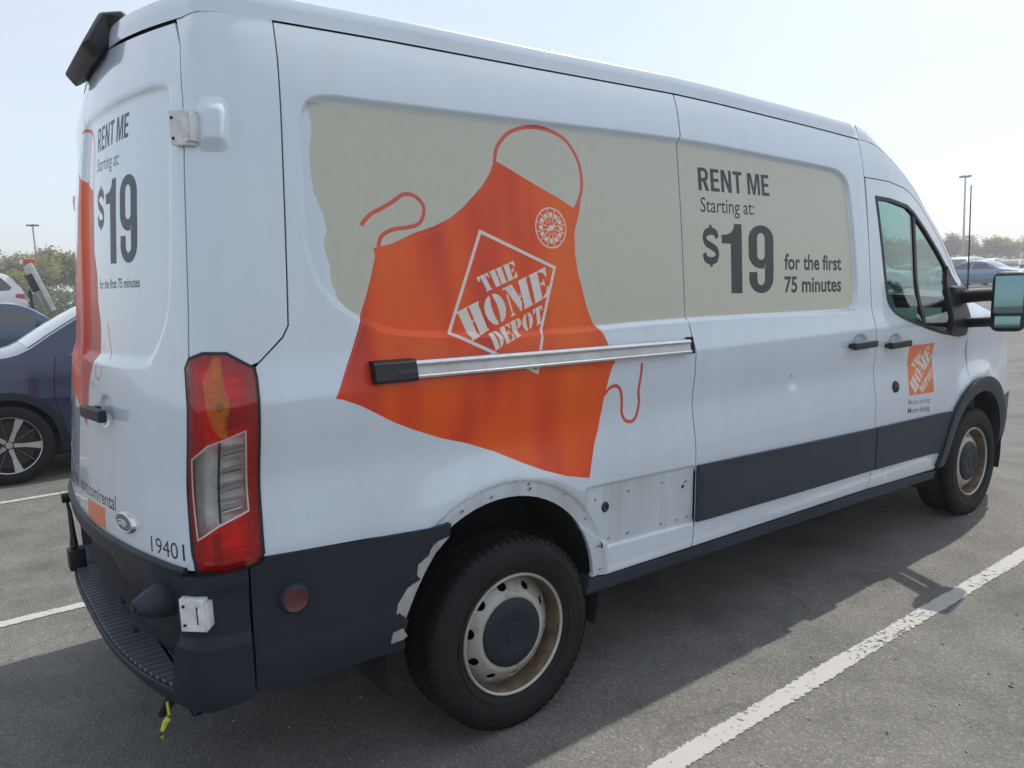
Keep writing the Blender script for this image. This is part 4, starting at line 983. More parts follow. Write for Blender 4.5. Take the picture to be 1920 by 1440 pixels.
rail_part('rail_top_flange', [(.010,.010),(.028,.012),(.032,.018),(.028,.027),(.004,.029),(.004,.022)], -.385, .905, 1.3577, 1.3303, M['chrome'], rl)
rail_part('rail_bottom_flange', [(.010,-.016),(.026,-.017),(.029,-.021),(.026,-.028),(.004,-.029),(.004,-.023)], -.385, .905, 1.3577, 1.3303, M['chrome'], rl)
ec = rail_part('rail_end_cap', [(-.002,-.036),(.030,-.034),(.036,-.026),(.036,.024),(.030,.032),(-.002,.034)], -.525, -.382, 1.3610, 1.3578, M['black'], rl)
rail_part('cap_groove', [(.034,-.010),(.0385,-.009),(.0385,.002),(.034,.003)], -.45, -.384, 1.359, 1.358, M['plastic_grey'], ec)
rail_part('rail_pocket', [(.001,-.032),(.004,-.032),(.004,.036),(.001,.036)], .905, .952, 1.3303, 1.3290, M['gap'], rl)
# fixing bosses on the bare flange
BOSS = [(.565,.781),(.76,.777),(.906,.755),(.38,.783),(.56,.608),(.758,.601),(.855,.596),(.917,.596),(.455,.612),(.398,.591),(.416,.491),(.333,.714),(.055,.907),(.06,.889),(.224,.841),(-.106,.890),(-.227,.866),(-.340,.775),(-.441,.62),(-.486,.518)]
bm0 = lathe('fixing_boss', [(0,.001),(.0045,.001),(.005,.004),(.010,.004),(.013,.001),(.0135,-.012)], 14, M['bolt'], quarter_panel, axis='Z')
h0 = lathe('clip_hole', [(0,.0035),(.0052,.0035)], 10, M['gap'], bm0, axis='Z')
for k, (u, z) in enumerate(BOSS):
    if k == 0: o = bm0
    else:
        o = bm0.copy(); COL.objects.link(o); c = h0.copy(); COL.objects.link(c); c.parent = o
    dd = -.004 if z > .8 or u > .3 else -.004
    p = Vector(van(np.array([u]), np.array([z]))[0]); n = vpt(u, z)[1]; o.location = p - n * .001; o.rotation_euler = n.to_track_quat('Z', 'Y').to_euler()
    if u < -.33: o.location = p + n * .016
    s = .6 + .3 * rng.random(); o.scale = (s, s, 1)
for u, z, r in ((.435,.742,.020),):
    o = lathe('rubber_grommet', [(0,.002),(.006,.002),(.008,.006),(.016,.007),(.021,.002),(.021,-.01)], 18, M['plastic_grey'], quarter_panel, axis='Z')
    o.location = Vector(van(np.array([u]), np.array([z]))[0]); o.rotation_euler = vpt(u, z)[1].to_track_quat('Z', 'Y').to_euler()
for u, z, a, b in ((.889,.735,.008,.008),(.415,.593,.006,.013),(-.448,.641,.007,.009)):
    o = lathe('panel_hole', [(0,.0015),(1,.0015)], 12, M['gap'], quarter_panel, axis='Z'); p, n = vpt(u, z)
    o.location = Vector(van(np.array([u]), np.array([z]))[0]) + n * (.014 if u < -.33 else 0); o.scale = (a, b, 1); o.rotation_euler = n.to_track_quat('Z', 'Y').to_euler()
# torn flange tabs left behind the broken bumper edge
def tab_s(u, z):
    P = van0(u, z); n = mk_normals(van0, np.asarray(u, float), np.asarray(z, float)); return P + n * .012
panel('flange_tab', [(-.29,.80),(-.335,.795),(-.362,.775),(-.370,.752),(-.41,.735),(-.415,.70),(-.40,.68),(-.45,.665),(-.485,.62),(-.492,.580),(-.46,.556),(-.44,.60),(-.42,.64),(-.385,.70),(-.345,.755)], tab_s, M['bare_dirty'], quarter_panel, res=.02, thick=.012)
panel('flange_tab', [(-.505,.530),(-.470,.535),(-.455,.505),(-.47,.497),(-.512,.497)], tab_s, M['bare_dirty'], quarter_panel, res=.02, off=.006, thick=.018)
# camera / stop-lamp housing on the roof edge
ch = empty('camera_housing', (0, 0, 0)); ch.parent = VR
prof = [(-1.083,2.440),(-1.050,2.398),(-.965,2.455),(-.915,2.535),(-.950,2.565),(-1.020,2.548)]
V, F = [], []
ys = [(-.235,.80),(-.20,1),(.20,1),(.235,.80)]; cx = sum(p[0] for p in prof)/6; cz = sum(p[1] for p in prof)/6
for y, s in ys:
    for x, z in prof: V.append((cx+(x-cx)*s, y, cz+(z-cz)*s))
for i in range(3):
    for k in range(6): F.append((i*6+k, i*6+(k+1)%6, (i+1)*6+(k+1)%6, (i+1)*6+k))
F.append(tuple(range(6))[::-1]); F.append(tuple(18+k for k in range(6)))
o = pyd('housing_shell', V, F, M['black'], ch, False); bmx = bmesh.new(); bmx.from_mesh(o.data); o.data.materials.clear()
me_old = o.data; COL.objects.unlink(o); bpy.data.objects.remove(o)
hs = finish(bmx, 'housing_shell', M['black'], ch, bevel=.010, seg=2)
box('housing_recess', (-1.005,-.246,2.485), (-.955,-.226,2.535), M['gap'], ch, .008)
# towing mirror
mr = empty('wing_mirror', (3.5,-.95,1.35)); mr.parent = VR
def mk_mirror(sg, root):
    L = lambda p: (p[0] - 3.5, sg * (p[1] + .95), p[2] - 1.35)
    def bx(nm, lo, hi, mat, bev, par=root, seg=3):
        a, b = L(lo), L(hi); lo2 = [min(i, j) for i, j in zip(a, b)]; hi2 = [max(i, j) for i, j in zip(a, b)]; return box(nm, lo2, hi2, mat, par, bev, seg=seg)
    hd = bx('mirror_head', (3.285,-1.385,1.235), (3.44,-1.212,1.578), M['black'], .055, seg=5)
    bx('mirror_glass', (3.2795,-1.370,1.342), (3.2865,-1.230,1.552), M['mirror'], .003, hd)
    bx('spotter_glass', (3.2795,-1.362,1.262), (3.2865,-1.238,1.326), M['mirror'], .003, hd)
    hv = hd.data; ca, sa = math.cos(rad(sg*15)), math.sin(rad(sg*15)); px, py = L((3.36,-1.33,1.4))[:2]
    for ob in [hd] + list(hd.children):
        for v in ob.data.vertices:
            x, y = v.co.x - px, v.co.y - py; z = v.co.z - .05
            x2, y2 = x*ca - y*sa, x*sa + y*ca; v.co.x, v.co.y = px + x2 + .07*z, py + y2
    tube('upper_arm', [L((3.545,-.93,1.425)), L((3.47,-1.10,1.438)), L((3.385,-1.26,1.445))], [.042, .038, .036], M['black'], root, 10)
    tube('lower_arm', [L((3.525,-.94,1.268)), L((3.46,-1.10,1.278)), L((3.385,-1.26,1.288))], [.034, .030, .030], M['black'], root, 10)
    bx('mirror_base', (3.40,-.985,1.20), (3.57,-.90,1.50), M['black'], .03)
mk_mirror(1, mr)
mr.rotation_euler = (0, 0, 0)
ml = empty('wing_mirror', (3.5,.95,1.35)); ml.parent = VR; mk_mirror(-1, ml)
# antenna on the right front wing
an = tube('antenna', [(3.87,-.86,1.37), (3.868,-.862,1.70), (3.862,-.865,2.135)], [.0055, .0045, .0035], M['black'], VR, 8)
lathe('antenna_base', [(0,.03),(.010,.03),(.018,0)], 12, M['black'], an, axis='Z').location = (3.87,-.86,1.36)
# wiper cowl
box('wiper_cowl', (3.66,-.78,1.40), (3.86,.78,1.43), M['black'], VR, .01)
# tow wiring and hanging hardware at the left end of the bumper
hg = empty('loose_bracket', (-1.193,.55,.715)); hg.parent = VR; hg.scale = (.72,.8,.92)
tube('bracket_bar', [(-.005,.03,.085),(.002,0,.02),(.004,-.01,-.08),(.002,-.02,-.14)], [.010,.012,.016,.024], M['black'], hg, 8)
box('bracket_block', (-.035,-.06,-.245), (.055,.03,-.145), M['black'], hg, .012)
tube('bracket_knob', [(-.028,.03,.085), (.022,.03,.085)], .022, M['black'], hg, 10)
box('bracket_tag', (-.012,.02,.040), (.006,.034,.056), HM, hg, .002)
# hanging strap and hook below the step
tube('hanging_strap', [(-1.137,-.80,.445),(-1.135,-.80,.405),(-1.137,-.80,.395),(-1.148,-.80,.385),(-1.157,-.80,.366),(-1.164,-.80,.350),(-1.158,-.80,.346)], [.004,.004,.009,.009,.006,.005,.006], M['strap_yellow'], VR, 7)
tube('tow_loop', [(-1.10,-.70,.43),(-1.14,-.70,.36),(-1.13,-.66,.34),(-1.08,-.64,.37),(-1.07,-.64,.43)], .009, M['gap'], VR, 8)
# axles, springs, exhaust
for x in (0, 3.74): tube('axle', [(x,-.75,.345),(x,.75,.345)], .06, M['gap'], VR, 10)
tube('exhaust_pipe', [(.5,-.35,.36),(-.5,-.45,.38),(-.95,-.55,.36)], .035, plain('rusty_exhaust', (.10, .06, .035), .7, metal=.4, var=.5, scale=20), VR, 10)
for y in (-.52, .52): prism('leaf_spring', [(-.75,.46),(-.4,.34),(0,.27),(.4,.34),(.62,.46),(.62,.44),(.4,.32),(0,.24),(-.4,.32),(-.75,.44)], 1, y-.03, y+.03, M['gap'], VR, 0)

# ------------------------------------------------------------------ van wheels
def van_wheel(parent, loc, flip=False, spin=0.):
    w = empty('wheel', loc); w.parent = parent; w.rotation_euler = (0, spin, math.pi if flip else 0)
    # y<0 is the outer face
    Ro, hw = .352, .116
    prof = [(.222,-.083),(.226,-.098),(.240,-.108),(.268,-.1165),(.290,-.1185),(.312,-.1165),(.330,-.109),(.341,-.101),(.347,-.092)]
    gr = []
    for c in (-.060, -.021, .021, .060): gr += [(.3505,c-.0055),(.341,c-.004),(.341,c+.004),(.3505,c+.0055)]
    prof += [(.3495,-.085)] + gr + [(.3495,.085),(.347,.092),(.330,.109),(.290,.118),(.240,.108),(.222,.083)]
    t = lathe('tyre', prof, 96, M['rubber'], w, sharp=28)
    # shoulder lugs, as one tread piece each side
    V, F = [], []
    for sd in (-1, 1):
        for i in range(64):
            a = 2*math.pi*(i + (.5 if sd > 0 else 0))/64; da = 2*math.pi/64*.33; k = len(V)
            for (r, y) in ((.3365,.107),(.3475,.098),(.3525,.088),(.3530,.067)):
                for q in (a-da, a+da): V.append((r*math.cos(q)*1.004, sd*y*1.012, r*math.sin(q)*1.004))
            for j in range(3): F.append((k+2*j, k+2*j+1, k+2*j+3, k+2*j+2))
            for q in (0, 1):
                F.append(tuple([k+q+2*j for j in range(4)]))
        for c0, c1 in ((.028,.053),):
            for i in range(64):
                a = 2*math.pi*(i+.25)/64; da = 2*math.pi/64*.40; k = len(V)
                for y in (c0, c1):
                    for q in (a-da, a+da): V.append((.3528*math.cos(q+.02*(y>c0)), sd*y, .3528*math.sin(q+.02*(y>c0))))
                F.append((k,k+1,k+3,k+2))
    tl_ = pyd('tread_blocks', V, F, M['rubber'], t, False); tl_['kind'] = 'stuff'
    for r in (.250, .300):
        lathe('sidewall_ring', [(r-.003,-.1125 if r < .27 else -.1165),(r-.002,-.1150 if r < .27 else -.1195),(r+.002,-.1155 if r < .27 else -.1190),(r+.003,-.113 if r < .27 else -.1165)], 72, M['rubber'], t)
    lathe('rim', [(.224,-.082),(.224,-.100),(.219,-.104),(.214,-.100),(.211,-.090),(.208,-.078),(.207,-.060),(.206,-.030),(.206,0),(.206,.08)], 72, M['wheel_rust'], w, sharp=30)
    lathe('rim_lip', [(.2245,-.098),(.2235,-.1035),(.219,-.1065),(.2145,-.104),(.2125,-.099)], 72, M['wheel_steel'], w, sharp=60)
    # pressed steel disc with hand holes
    def disc(u, v):
        r = np.hypot(u, v); y = np.interp(r, [0,.118,.134,.144,.160,.180,.196,.207], [-.076,-.076,-.080,-.079,-.066,-.052,-.036,-.024])
        return np.stack([u, y, v], 1)
    outer = [(.206*math.cos(a), .206*math.sin(a)) for a in np.linspace(0, 2*math.pi, 60, endpoint=False)]
    holes = []
    for k in range(10):
        a = 2*math.pi*k/10; c, s = math.cos(a), math.sin(a)
        holes.append([((.173+.0150*math.cos(b))*c - .0195*math.sin(b)*s, (.173+.0150*math.cos(b))*s + .0195*math.sin(b)*c) for b in np.linspace(0, 2*math.pi, 14, endpoint=False)])
    panel('wheel_disc', outer, disc, M['wheel_steel'], w, res=.018, holes=holes, thick=.006)
    lathe('wheel_back', [(0,.0),(.205,.0)], 40, M['gap'], w)
    c = lathe('hub_cap', [(0,-.096),(.030,-.096),(.032,-.093),(.037,-.096),(.041,-.093),(.060,-.094),(.072,-.098),(.102,-.096),(.120,-.090),(.127,-.083),(.128,-.074)], 56, M['plastic'], w, sharp=25)
    for k in range(6):
        a = 2*math.pi*k/6 + .3
        b = lathe('nut_cover', [(0,-.101),(.010,-.100),(.014,-.095),(.016,-.088)], 14, M['plastic'], c); b.location = (.088*math.cos(a), .001, .088*math.sin(a))
    return w
w0 = van_wheel(VR, (0,-.868,.352), spin=.2)
def wheel_copy(loc, flip, spin):
    c = w0.copy(); COL.objects.link(c); c.parent = VR; c.location = loc; c.rotation_euler = (0, spin, math.pi if flip else 0)
    for ch_ in w0.children: copy_tree(ch_, c)
wheel_copy((3.75,-.868,.352), False, 1.0); wheel_copy((0,.868,.352), True, .5); wheel_copy((3.75,.868,.352), True, .9)
# ------------------------------------------------------------------ ground
def asphalt_mat():
    m, n, l, b = new_mat('worn_asphalt')
    tc = n.new('ShaderNodeTexCoord')
    def noise(s, d=4, r=.6):
        x = n.new('ShaderNodeTexNoise'); x.inputs['Scale'].default_value = s; x.inputs['Detail'].default_value = d; x.inputs['Roughness'].default_value = r; l.new(tc.outputs['Object'], x.inputs['Vector']); return x
    big, mid, fine = noise(.35, 6), noise(3.2, 6, .65), noise(95, 3, .7)
    vor = n.new('ShaderNodeTexVoronoi'); vor.inputs['Scale'].default_value = 130; l.new(tc.outputs['Object'], vor.inputs['Vector'])
    cr = n.new('ShaderNodeValToRGB'); e = cr.color_ramp.elements
    e[0].position = .30; e[0].color = (.088, .088, .084, 1); e[1].position = .70; e[1].color = (.208, .203, .188, 1)
    mx = n.new('ShaderNodeMath'); mx.operation = 'MULTIPLY_ADD'; mx.inputs[1].default_value = .5; l.new(mid.outputs['Fac'], mx.inputs[0])
    h = n.new('ShaderNodeMath'); h.operation = 'MULTIPLY'; h.inputs[1].default_value = .5; l.new(big.outputs['Fac'], h.inputs[0]); l.new(h.outputs[0], mx.inputs[2])
    l.new(mx.outputs[0], cr.inputs[0])
    st = n.new('ShaderNodeValToRGB'); q = st.color_ramp.elements                      # stones: light and dark chips
    q[0].position = 0; q[0].color = (.30, .30, .30, 1); q[1].position = 1; q[1].color = (2.3, 2.25, 2.15, 1); k = q.new(.35); k.color = (.8, .8, .8, 1); k = q.new(.7); k.color = (1.05, 1.04, 1.02, 1)
    l.new(vor.outputs['Color'], st.inputs[0])
    mu = n.new('ShaderNodeMix'); mu.data_type = 'RGBA'; mu.blend_type = 'MULTIPLY'; mu.inputs['Factor'].default_value = .52
    l.new(cr.outputs[0], mu.inputs['A']); l.new(st.outputs[0], mu.inputs['B'])
    # oil and damp stains
    ol = noise(1.1, 5, .55); om = n.new('ShaderNodeMapRange'); om.inputs['From Min'].default_value = .56; om.inputs['From Max'].default_value = .72; om.inputs['To Max'].default_value = .6
    l.new(ol.outputs['Fac'], om.inputs['Value'])
    m2 = n.new('ShaderNodeMix'); m2.data_type = 'RGBA'; m2.inputs['B'].default_value = (.05, .047, .043, 1); l.new(om.outputs[0], m2.inputs['Factor']); l.new(mu.outputs['Result'], m2.inputs['A'])
    # hairline cracks
    dn = noise(1.6, 4); dv = n.new('ShaderNodeVectorMath'); dv.operation = 'MULTIPLY_ADD'; dv.inputs[1].default_value = (.55, .55, 0); l.new(dn.outputs['Color'], dv.inputs[0]); l.new(tc.outputs['Object'], dv.inputs[2])
    cv = n.new('ShaderNodeTexVoronoi'); cv.feature = 'DISTANCE_TO_EDGE'; cv.inputs['Scale'].default_value = .32; l.new(dv.outputs[0], cv.inputs['Vector'])
    cm = n.new('ShaderNodeMapRange'); cm.inputs['From Min'].default_value = .0012; cm.inputs['From Max'].default_value = .004; cm.inputs['To Min'].default_value = .22; cm.inputs['To Max'].default_value = 0; l.new(cv.outputs['Distance'], cm.inputs['Value'])
    ck = noise(.5, 2); ckm = n.new('ShaderNodeMapRange'); ckm.inputs['From Min'].default_value = .48; ckm.inputs['From Max'].default_value = .58; l.new(ck.outputs['Fac'], ckm.inputs['Value'])
    cmu = n.new('ShaderNodeMath'); cmu.operation = 'MULTIPLY'; l.new(cm.outputs[0], cmu.inputs[0]); l.new(ckm.outputs[0], cmu.inputs[1])
    m3 = n.new('ShaderNodeMix'); m3.data_type = 'RGBA'; m3.inputs['B'].default_value = (.03, .03, .028, 1); l.new(cmu.outputs[0], m3.inputs['Factor']); l.new(m2.outputs['Result'], m3.inputs['A']); m2 = m3
    l.new(m2.outputs['Result'], b.inputs['Base Color']); b.inputs['Roughness'].default_value = .85; b.inputs['Specular IOR Level'].default_value = .3
    bp = n.new('ShaderNodeBump'); bp.inputs['Strength'].default_value = .55; bp.inputs['Distance'].default_value = .004
    ad = n.new('ShaderNodeMath'); ad.operation = 'ADD'; l.new(vor.outputs['Distance'], ad.inputs[0]); l.new(fine.outputs['Fac'], ad.inputs[1])
    l.new(ad.outputs[0], bp.inputs['Height']); l.new(bp.outputs[0], b.inputs['Normal'])
    return m
def line_mat():
    m, n, l, b = new_mat('worn_white_line')
    out = n['Material Output']; tc = n.new('ShaderNodeTexCoord')
    n1 = n.new('ShaderNodeTexNoise'); n1.inputs['Scale'].default_value = 42; n1.inputs['Detail'].default_value = 5; n1.inputs['Roughness'].default_value = .7
    n2 = n.new('ShaderNodeTexNoise'); n2.inputs['Scale'].default_value = 2.2; n2.inputs['Detail'].default_value = 4
    l.new(tc.outputs['Object'], n1.inputs['Vector']); l.new(tc.outputs['Object'], n2.inputs['Vector'])
    ad = n.new('ShaderNodeMath'); ad.operation = 'MULTIPLY_ADD'; ad.inputs[1].default_value = .55; l.new(n2.outputs['Fac'], ad.inputs[0]); l.new(n1.outputs['Fac'], ad.inputs[2])
    # ragged long edges
    sx = n.new('ShaderNodeSeparateXYZ'); l.new(tc.outputs['Generated'], sx.inputs[0])
    ab = n.new('ShaderNodeMath'); ab.operation = 'SUBTRACT'; ab.inputs[1].default_value = .5; l.new(sx.outputs['Y'], ab.inputs[0])
    a2 = n.new('ShaderNodeMath'); a2.operation = 'ABSOLUTE'; l.new(ab.outputs[0], a2.inputs[0])
    ed = n.new('ShaderNodeMapRange'); ed.inputs['From Min'].default_value = .36; ed.inputs['From Max'].default_value = .5; ed.inputs['To Max'].default_value = .28; l.new(a2.outputs[0], ed.inputs['Value'])
    sm = n.new('ShaderNodeMath'); sm.operation = 'ADD'; l.new(ad.outputs[0], sm.inputs[0]); l.new(ed.outputs[0], sm.inputs[1])
    mr = n.new('ShaderNodeMapRange'); mr.inputs['From Min'].default_value = .83; mr.inputs['From Max'].default_value = .95; l.new(sm.outputs[0], mr.inputs['Value'])
    tr = n.new('ShaderNodeBsdfTransparent'); mx = n.new('ShaderNodeMixShader'); l.new(mr.outputs[0], mx.inputs[0]); l.new(b.outputs[0], mx.inputs[1]); l.new(tr.outputs[0], mx.inputs[2]); l.new(mx.outputs[0], out.inputs[0])
    b.inputs['Base Color'].default_value = (.43, .425, .40, 1); b.inputs['Roughness'].default_value = .8
    return m
def gz(x, y):
    """the lot rises gently away to the front right"""
    return .62 * float(ss(10, 44, np.array(x))) + .004 * max(0., x - 44) * .5
xs = sorted(set(np.round(np.concatenate([np.linspace(-900, -40, 8), np.linspace(-40, 80, 61), np.linspace(80, 1500, 14)]), 2)))
ysv = sorted(set(np.round(np.concatenate([np.linspace(-900, -60, 6), np.linspace(-60, 120, 37), np.linspace(120, 1500, 12)]), 2)))
V = [(x, y, gz(x, y)) for x in xs for y in ysv]; ny = len(ysv)
F = [(i*ny+j, (i+1)*ny+j, (i+1)*ny+j+1, i*ny+j+1) for i in range(len(xs)-1) for j in range(ny-1)]
gnd = pyd('parking_lot', V, F, asphalt_mat(), None, True); tag(gnd, 'worn grey asphalt parking lot', None, None, 'structure')
lm = line_mat()
def pline(y, x0, x1, w=.097):
    n = max(2, int((x1-x0)/.5)); V, F = [], []
    for i in range(n+1):
        x = x0 + (x1-x0)*i/n; V += [(x, y-w/2, gz(x,y)+.004), (x, y+w/2, gz(x,y)+.004)]
    for i in range(n): F.append((2*i, 2*i+2, 2*i+3, 2*i+1))
    o = pyd('parking_line', V, F, lm, None, False); o['kind'] = 'structure'; return o
for y, x0, x1 in ((-1.486,-3.2,6.2), (1.475,-3.2,6.2), (4.43,-3.2,3.0), (7.4,-3.2,3.0), (-4.45,-3.2,6.2)): pline(y, x0, x1)
# leaf and grit
V = [(0,0,.004),(.05,.03,.012),(.10,.03,.010),(.16,0,.006),(.11,-.035,.012),(.05,-.03,.008),(.08,0,.02)]
lf = pyd('fallen_leaf', V, [(0,1,6),(1,2,6),(2,3,6),(3,4,6),(4,5,6),(5,0,6)], plain('dry_orange_leaf', (.52,.20,.05), .8, var=.4, scale=30), None, False)
lf.location = (.93, -2.36, .004); lf.rotation_euler = (0, 0, .4)
tag(lf, 'dry orange leaf lying on the asphalt at the lower right', 'leaf')
# scattered grit: too small and too many to count
grit = random.Random(5); V, F = [], []
for k in range(900):
    x = grit.uniform(-2.6, 4.5); y = grit.uniform(-3.0, 1.2) if k % 3 else grit.uniform(1.2, 6.5); s = grit.uniform(.0025, .007) * (1.6 if grit.random() < .05 else 1)
    b = len(V); a = grit.uniform(0, 6.3)
    for (dx, dy, dz) in ((1,0,.1),(0,1,.1),(-1,.1,.1),(.1,-1,.1),(.1,.1,.9)):
        V.append((x + s*(dx*math.cos(a)-dy*math.sin(a)), y + s*(dx*math.sin(a)+dy*math.cos(a)), s*dz + .003))
    F += [(b,b+1,b+4),(b+1,b+2,b+4),(b+2,b+3,b+4),(b+3,b,b+4)]
gr = pyd('grit', V, F, plain('pale_grit', (.36,.34,.31), .9, var=.6, scale=3, tint=(.10,.095,.09)), None, False)
tag(gr, 'loose pale grit scattered over the asphalt', None, None, 'stuff')
# ------------------------------------------------------------------ other vehicles
CARM = {}
def car_paint(name, col, rough=.28, metal=.0):
    if name not in CARM: CARM[name] = plain(name, col, rough, metal=metal, coat=1., var=.06, scale=3)
    return CARM[name]
M['car_glass'] = plain('dark_car_glass', (.018,.024,.028), .04, coat=1., var=.2, scale=2, spec=.8)
M['pale_glass'] = plain('sunlit_windscreen', (.16,.20,.21), .06, coat=1., var=.3, scale=2, spec=.8)
M['head_lens'] = plain('headlamp_lens', (.55,.57,.58), .12, coat=1., var=.2, scale=20)
M['tail_lens'] = plain('tail_lamp_lens', (.35,.01,.01), .2, coat=1., var=.3, scale=20)
M['spoke_silver'] = plain('machined_alloy', (.62,.63,.64), .25, metal=.9, var=.1, scale=20)
M['spoke_black'] = plain('black_alloy', (.012,.012,.013), .3, coat=.5, var=.2, scale=20)
SPEC = {
 'crossover': dict(L=4.6, W=.925, R=.362, ax=(1.42,-1.25), clear=.24, belt=1.03,
   top=[(2.27,.30),(2.30,.62),(2.24,.86),(2.0,1.02),(1.62,1.13),(1.26,1.18),(.92,1.38),(.55,1.575),(.05,1.665),(-.9,1.67),(-1.55,1.60),(-1.95,1.30),(-2.18,1.08),(-2.28,.85),(-2.30,.45),(-2.26,.30)],
   ws=(1.22,.50), rw=(-1.58,-2.02), wins=[[(.86,1.14),(.48,1.52),(-.30,1.59),(-.42,1.13)],[(-.50,1.13),(-.40,1.59),(-1.05,1.58),(-1.40,1.46),(-1.66,1.22),(-1.5,1.15)]], clad=True),
 'sedan': dict(L=4.75, W=.91, R=.325, ax=(1.40,-1.38), clear=.20, belt=.95,
   top=[(2.34,.25),(2.37,.52),(2.28,.70),(1.9,.84),(1.05,.98),(.65,1.20),(.25,1.37),(-.35,1.445),(-.95,1.40),(-1.45,1.20),(-1.80,1.06),(-2.25,1.02),(-2.36,.80),(-2.37,.42),(-2.32,.25)],
   ws=(1.03,.22), rw=(-1.0,-1.78), wins=[[(.72,1.0),(.30,1.30),(-.30,1.36),(-.38,.99)],[(-.46,.99),(-.40,1.36),(-.90,1.32),(-1.30,1.14),(-1.42,1.03)]], clad=False),
 'suv': dict(L=4.75, W=.95, R=.37, ax=(1.45,-1.38), clear=.27, belt=1.10,
   top=[(2.34,.32),(2.38,.70),(2.32,.98),(2.05,1.08),(1.2,1.18),(.85,1.40),(.52,1.62),(.1,1.74),(-.8,1.765),(-1.8,1.72),(-2.15,1.35),(-2.30,1.12),(-2.36,.80),(-2.37,.45),(-2.32,.32)],
   ws=(1.18,.48), rw=(-1.84,-2.18), wins=[[(.82,1.16),(.50,1.58),(-.22,1.66),(-.28,1.15)],[(-.36,1.15),(-.30,1.66),(-1.05,1.66),(-1.10,1.16)],[(-1.18,1.17),(-1.13,1.66),(-1.72,1.62),(-1.98,1.30),(-1.9,1.20)]], clad=True),
}
def car_wheel(parent, loc, R, side, style, spin=0.):
    w = empty('wheel', loc); w.parent = parent; w.rotation_euler = (0, spin, 0 if side < 0 else math.pi)
    lathe('tyre', [(R*.70,-.07),(R*.72,-.095),(R*.82,-.108),(R*.93,-.10),(R*.985,-.085),(R,-.06),(R,.06),(R*.985,.085),(R*.9,.10),(R*.7,.07)], 40, M['rubber'], w, sharp=35)
    rim = lathe('rim', [(0,-.020),(R*.60,-.020),(R*.66,-.05),(R*.70,-.088),(R*.725,-.092),(R*.73,-.08),(R*.70,-.02)], 40, M['spoke_black'] if style == 'fancy' else M['spoke_silver'], w, sharp=35)
    if style == 'fancy':
        for k in range(5):
            a = 2*math.pi*k/5 + .25
            for da, m_ in ((0, M['spoke_silver']),):
                V = []
                for (r, hw, y) in ((R*.10,.020,-.068),(R*.35,.017,-.074),(R*.69,.034,-.086)):
                    for s in (-1, 1): V.append((r*math.cos(a)-s*hw*math.sin(a), y, r*math.sin(a)+s*hw*math.cos(a)))
                for (r, hw, y) in ((R*.10,.020,-.03),(R*.35,.017,-.03),(R*.69,.034,-.03)):
                    for s in (-1, 1): V.append((r*math.cos(a)-s*hw*math.sin(a), y, r*math.sin(a)+s*hw*math.cos(a)))
                pyd('spoke', V, [(0,1,3,2),(2,3,5,4),(0,2,8,6),(2,4,10,8),(1,7,9,3),(3,9,11,5)], m_, rim, False)
            b = a + math.pi/5
            tube('spoke', [(R*.12*math.cos(b),-.045,R*.12*math.sin(b)),(R*.68*math.cos(b),-.058,R*.68*math.sin(b))], .011, M['spoke_black'], rim, 6)
        lathe('centre_cap', [(0,-.078),(.028,-.076),(.034,-.066),(.036,-.04)], 20, M['spoke_silver'], rim)
        lathe('rim_lip', [(R*.70,-.089),(R*.715,-.0945),(R*.728,-.092)], 40, M['spoke_silver'], rim)
    else:
        for k in range(5):
            a = 2*math.pi*k/5; tube('window_gap', [(R*.30*math.cos(a),-.021,R*.30*math.sin(a)),(R*.56*math.cos(a),-.021,R*.56*math.sin(a))], .035, M['gap'], rim, 6)
    return w
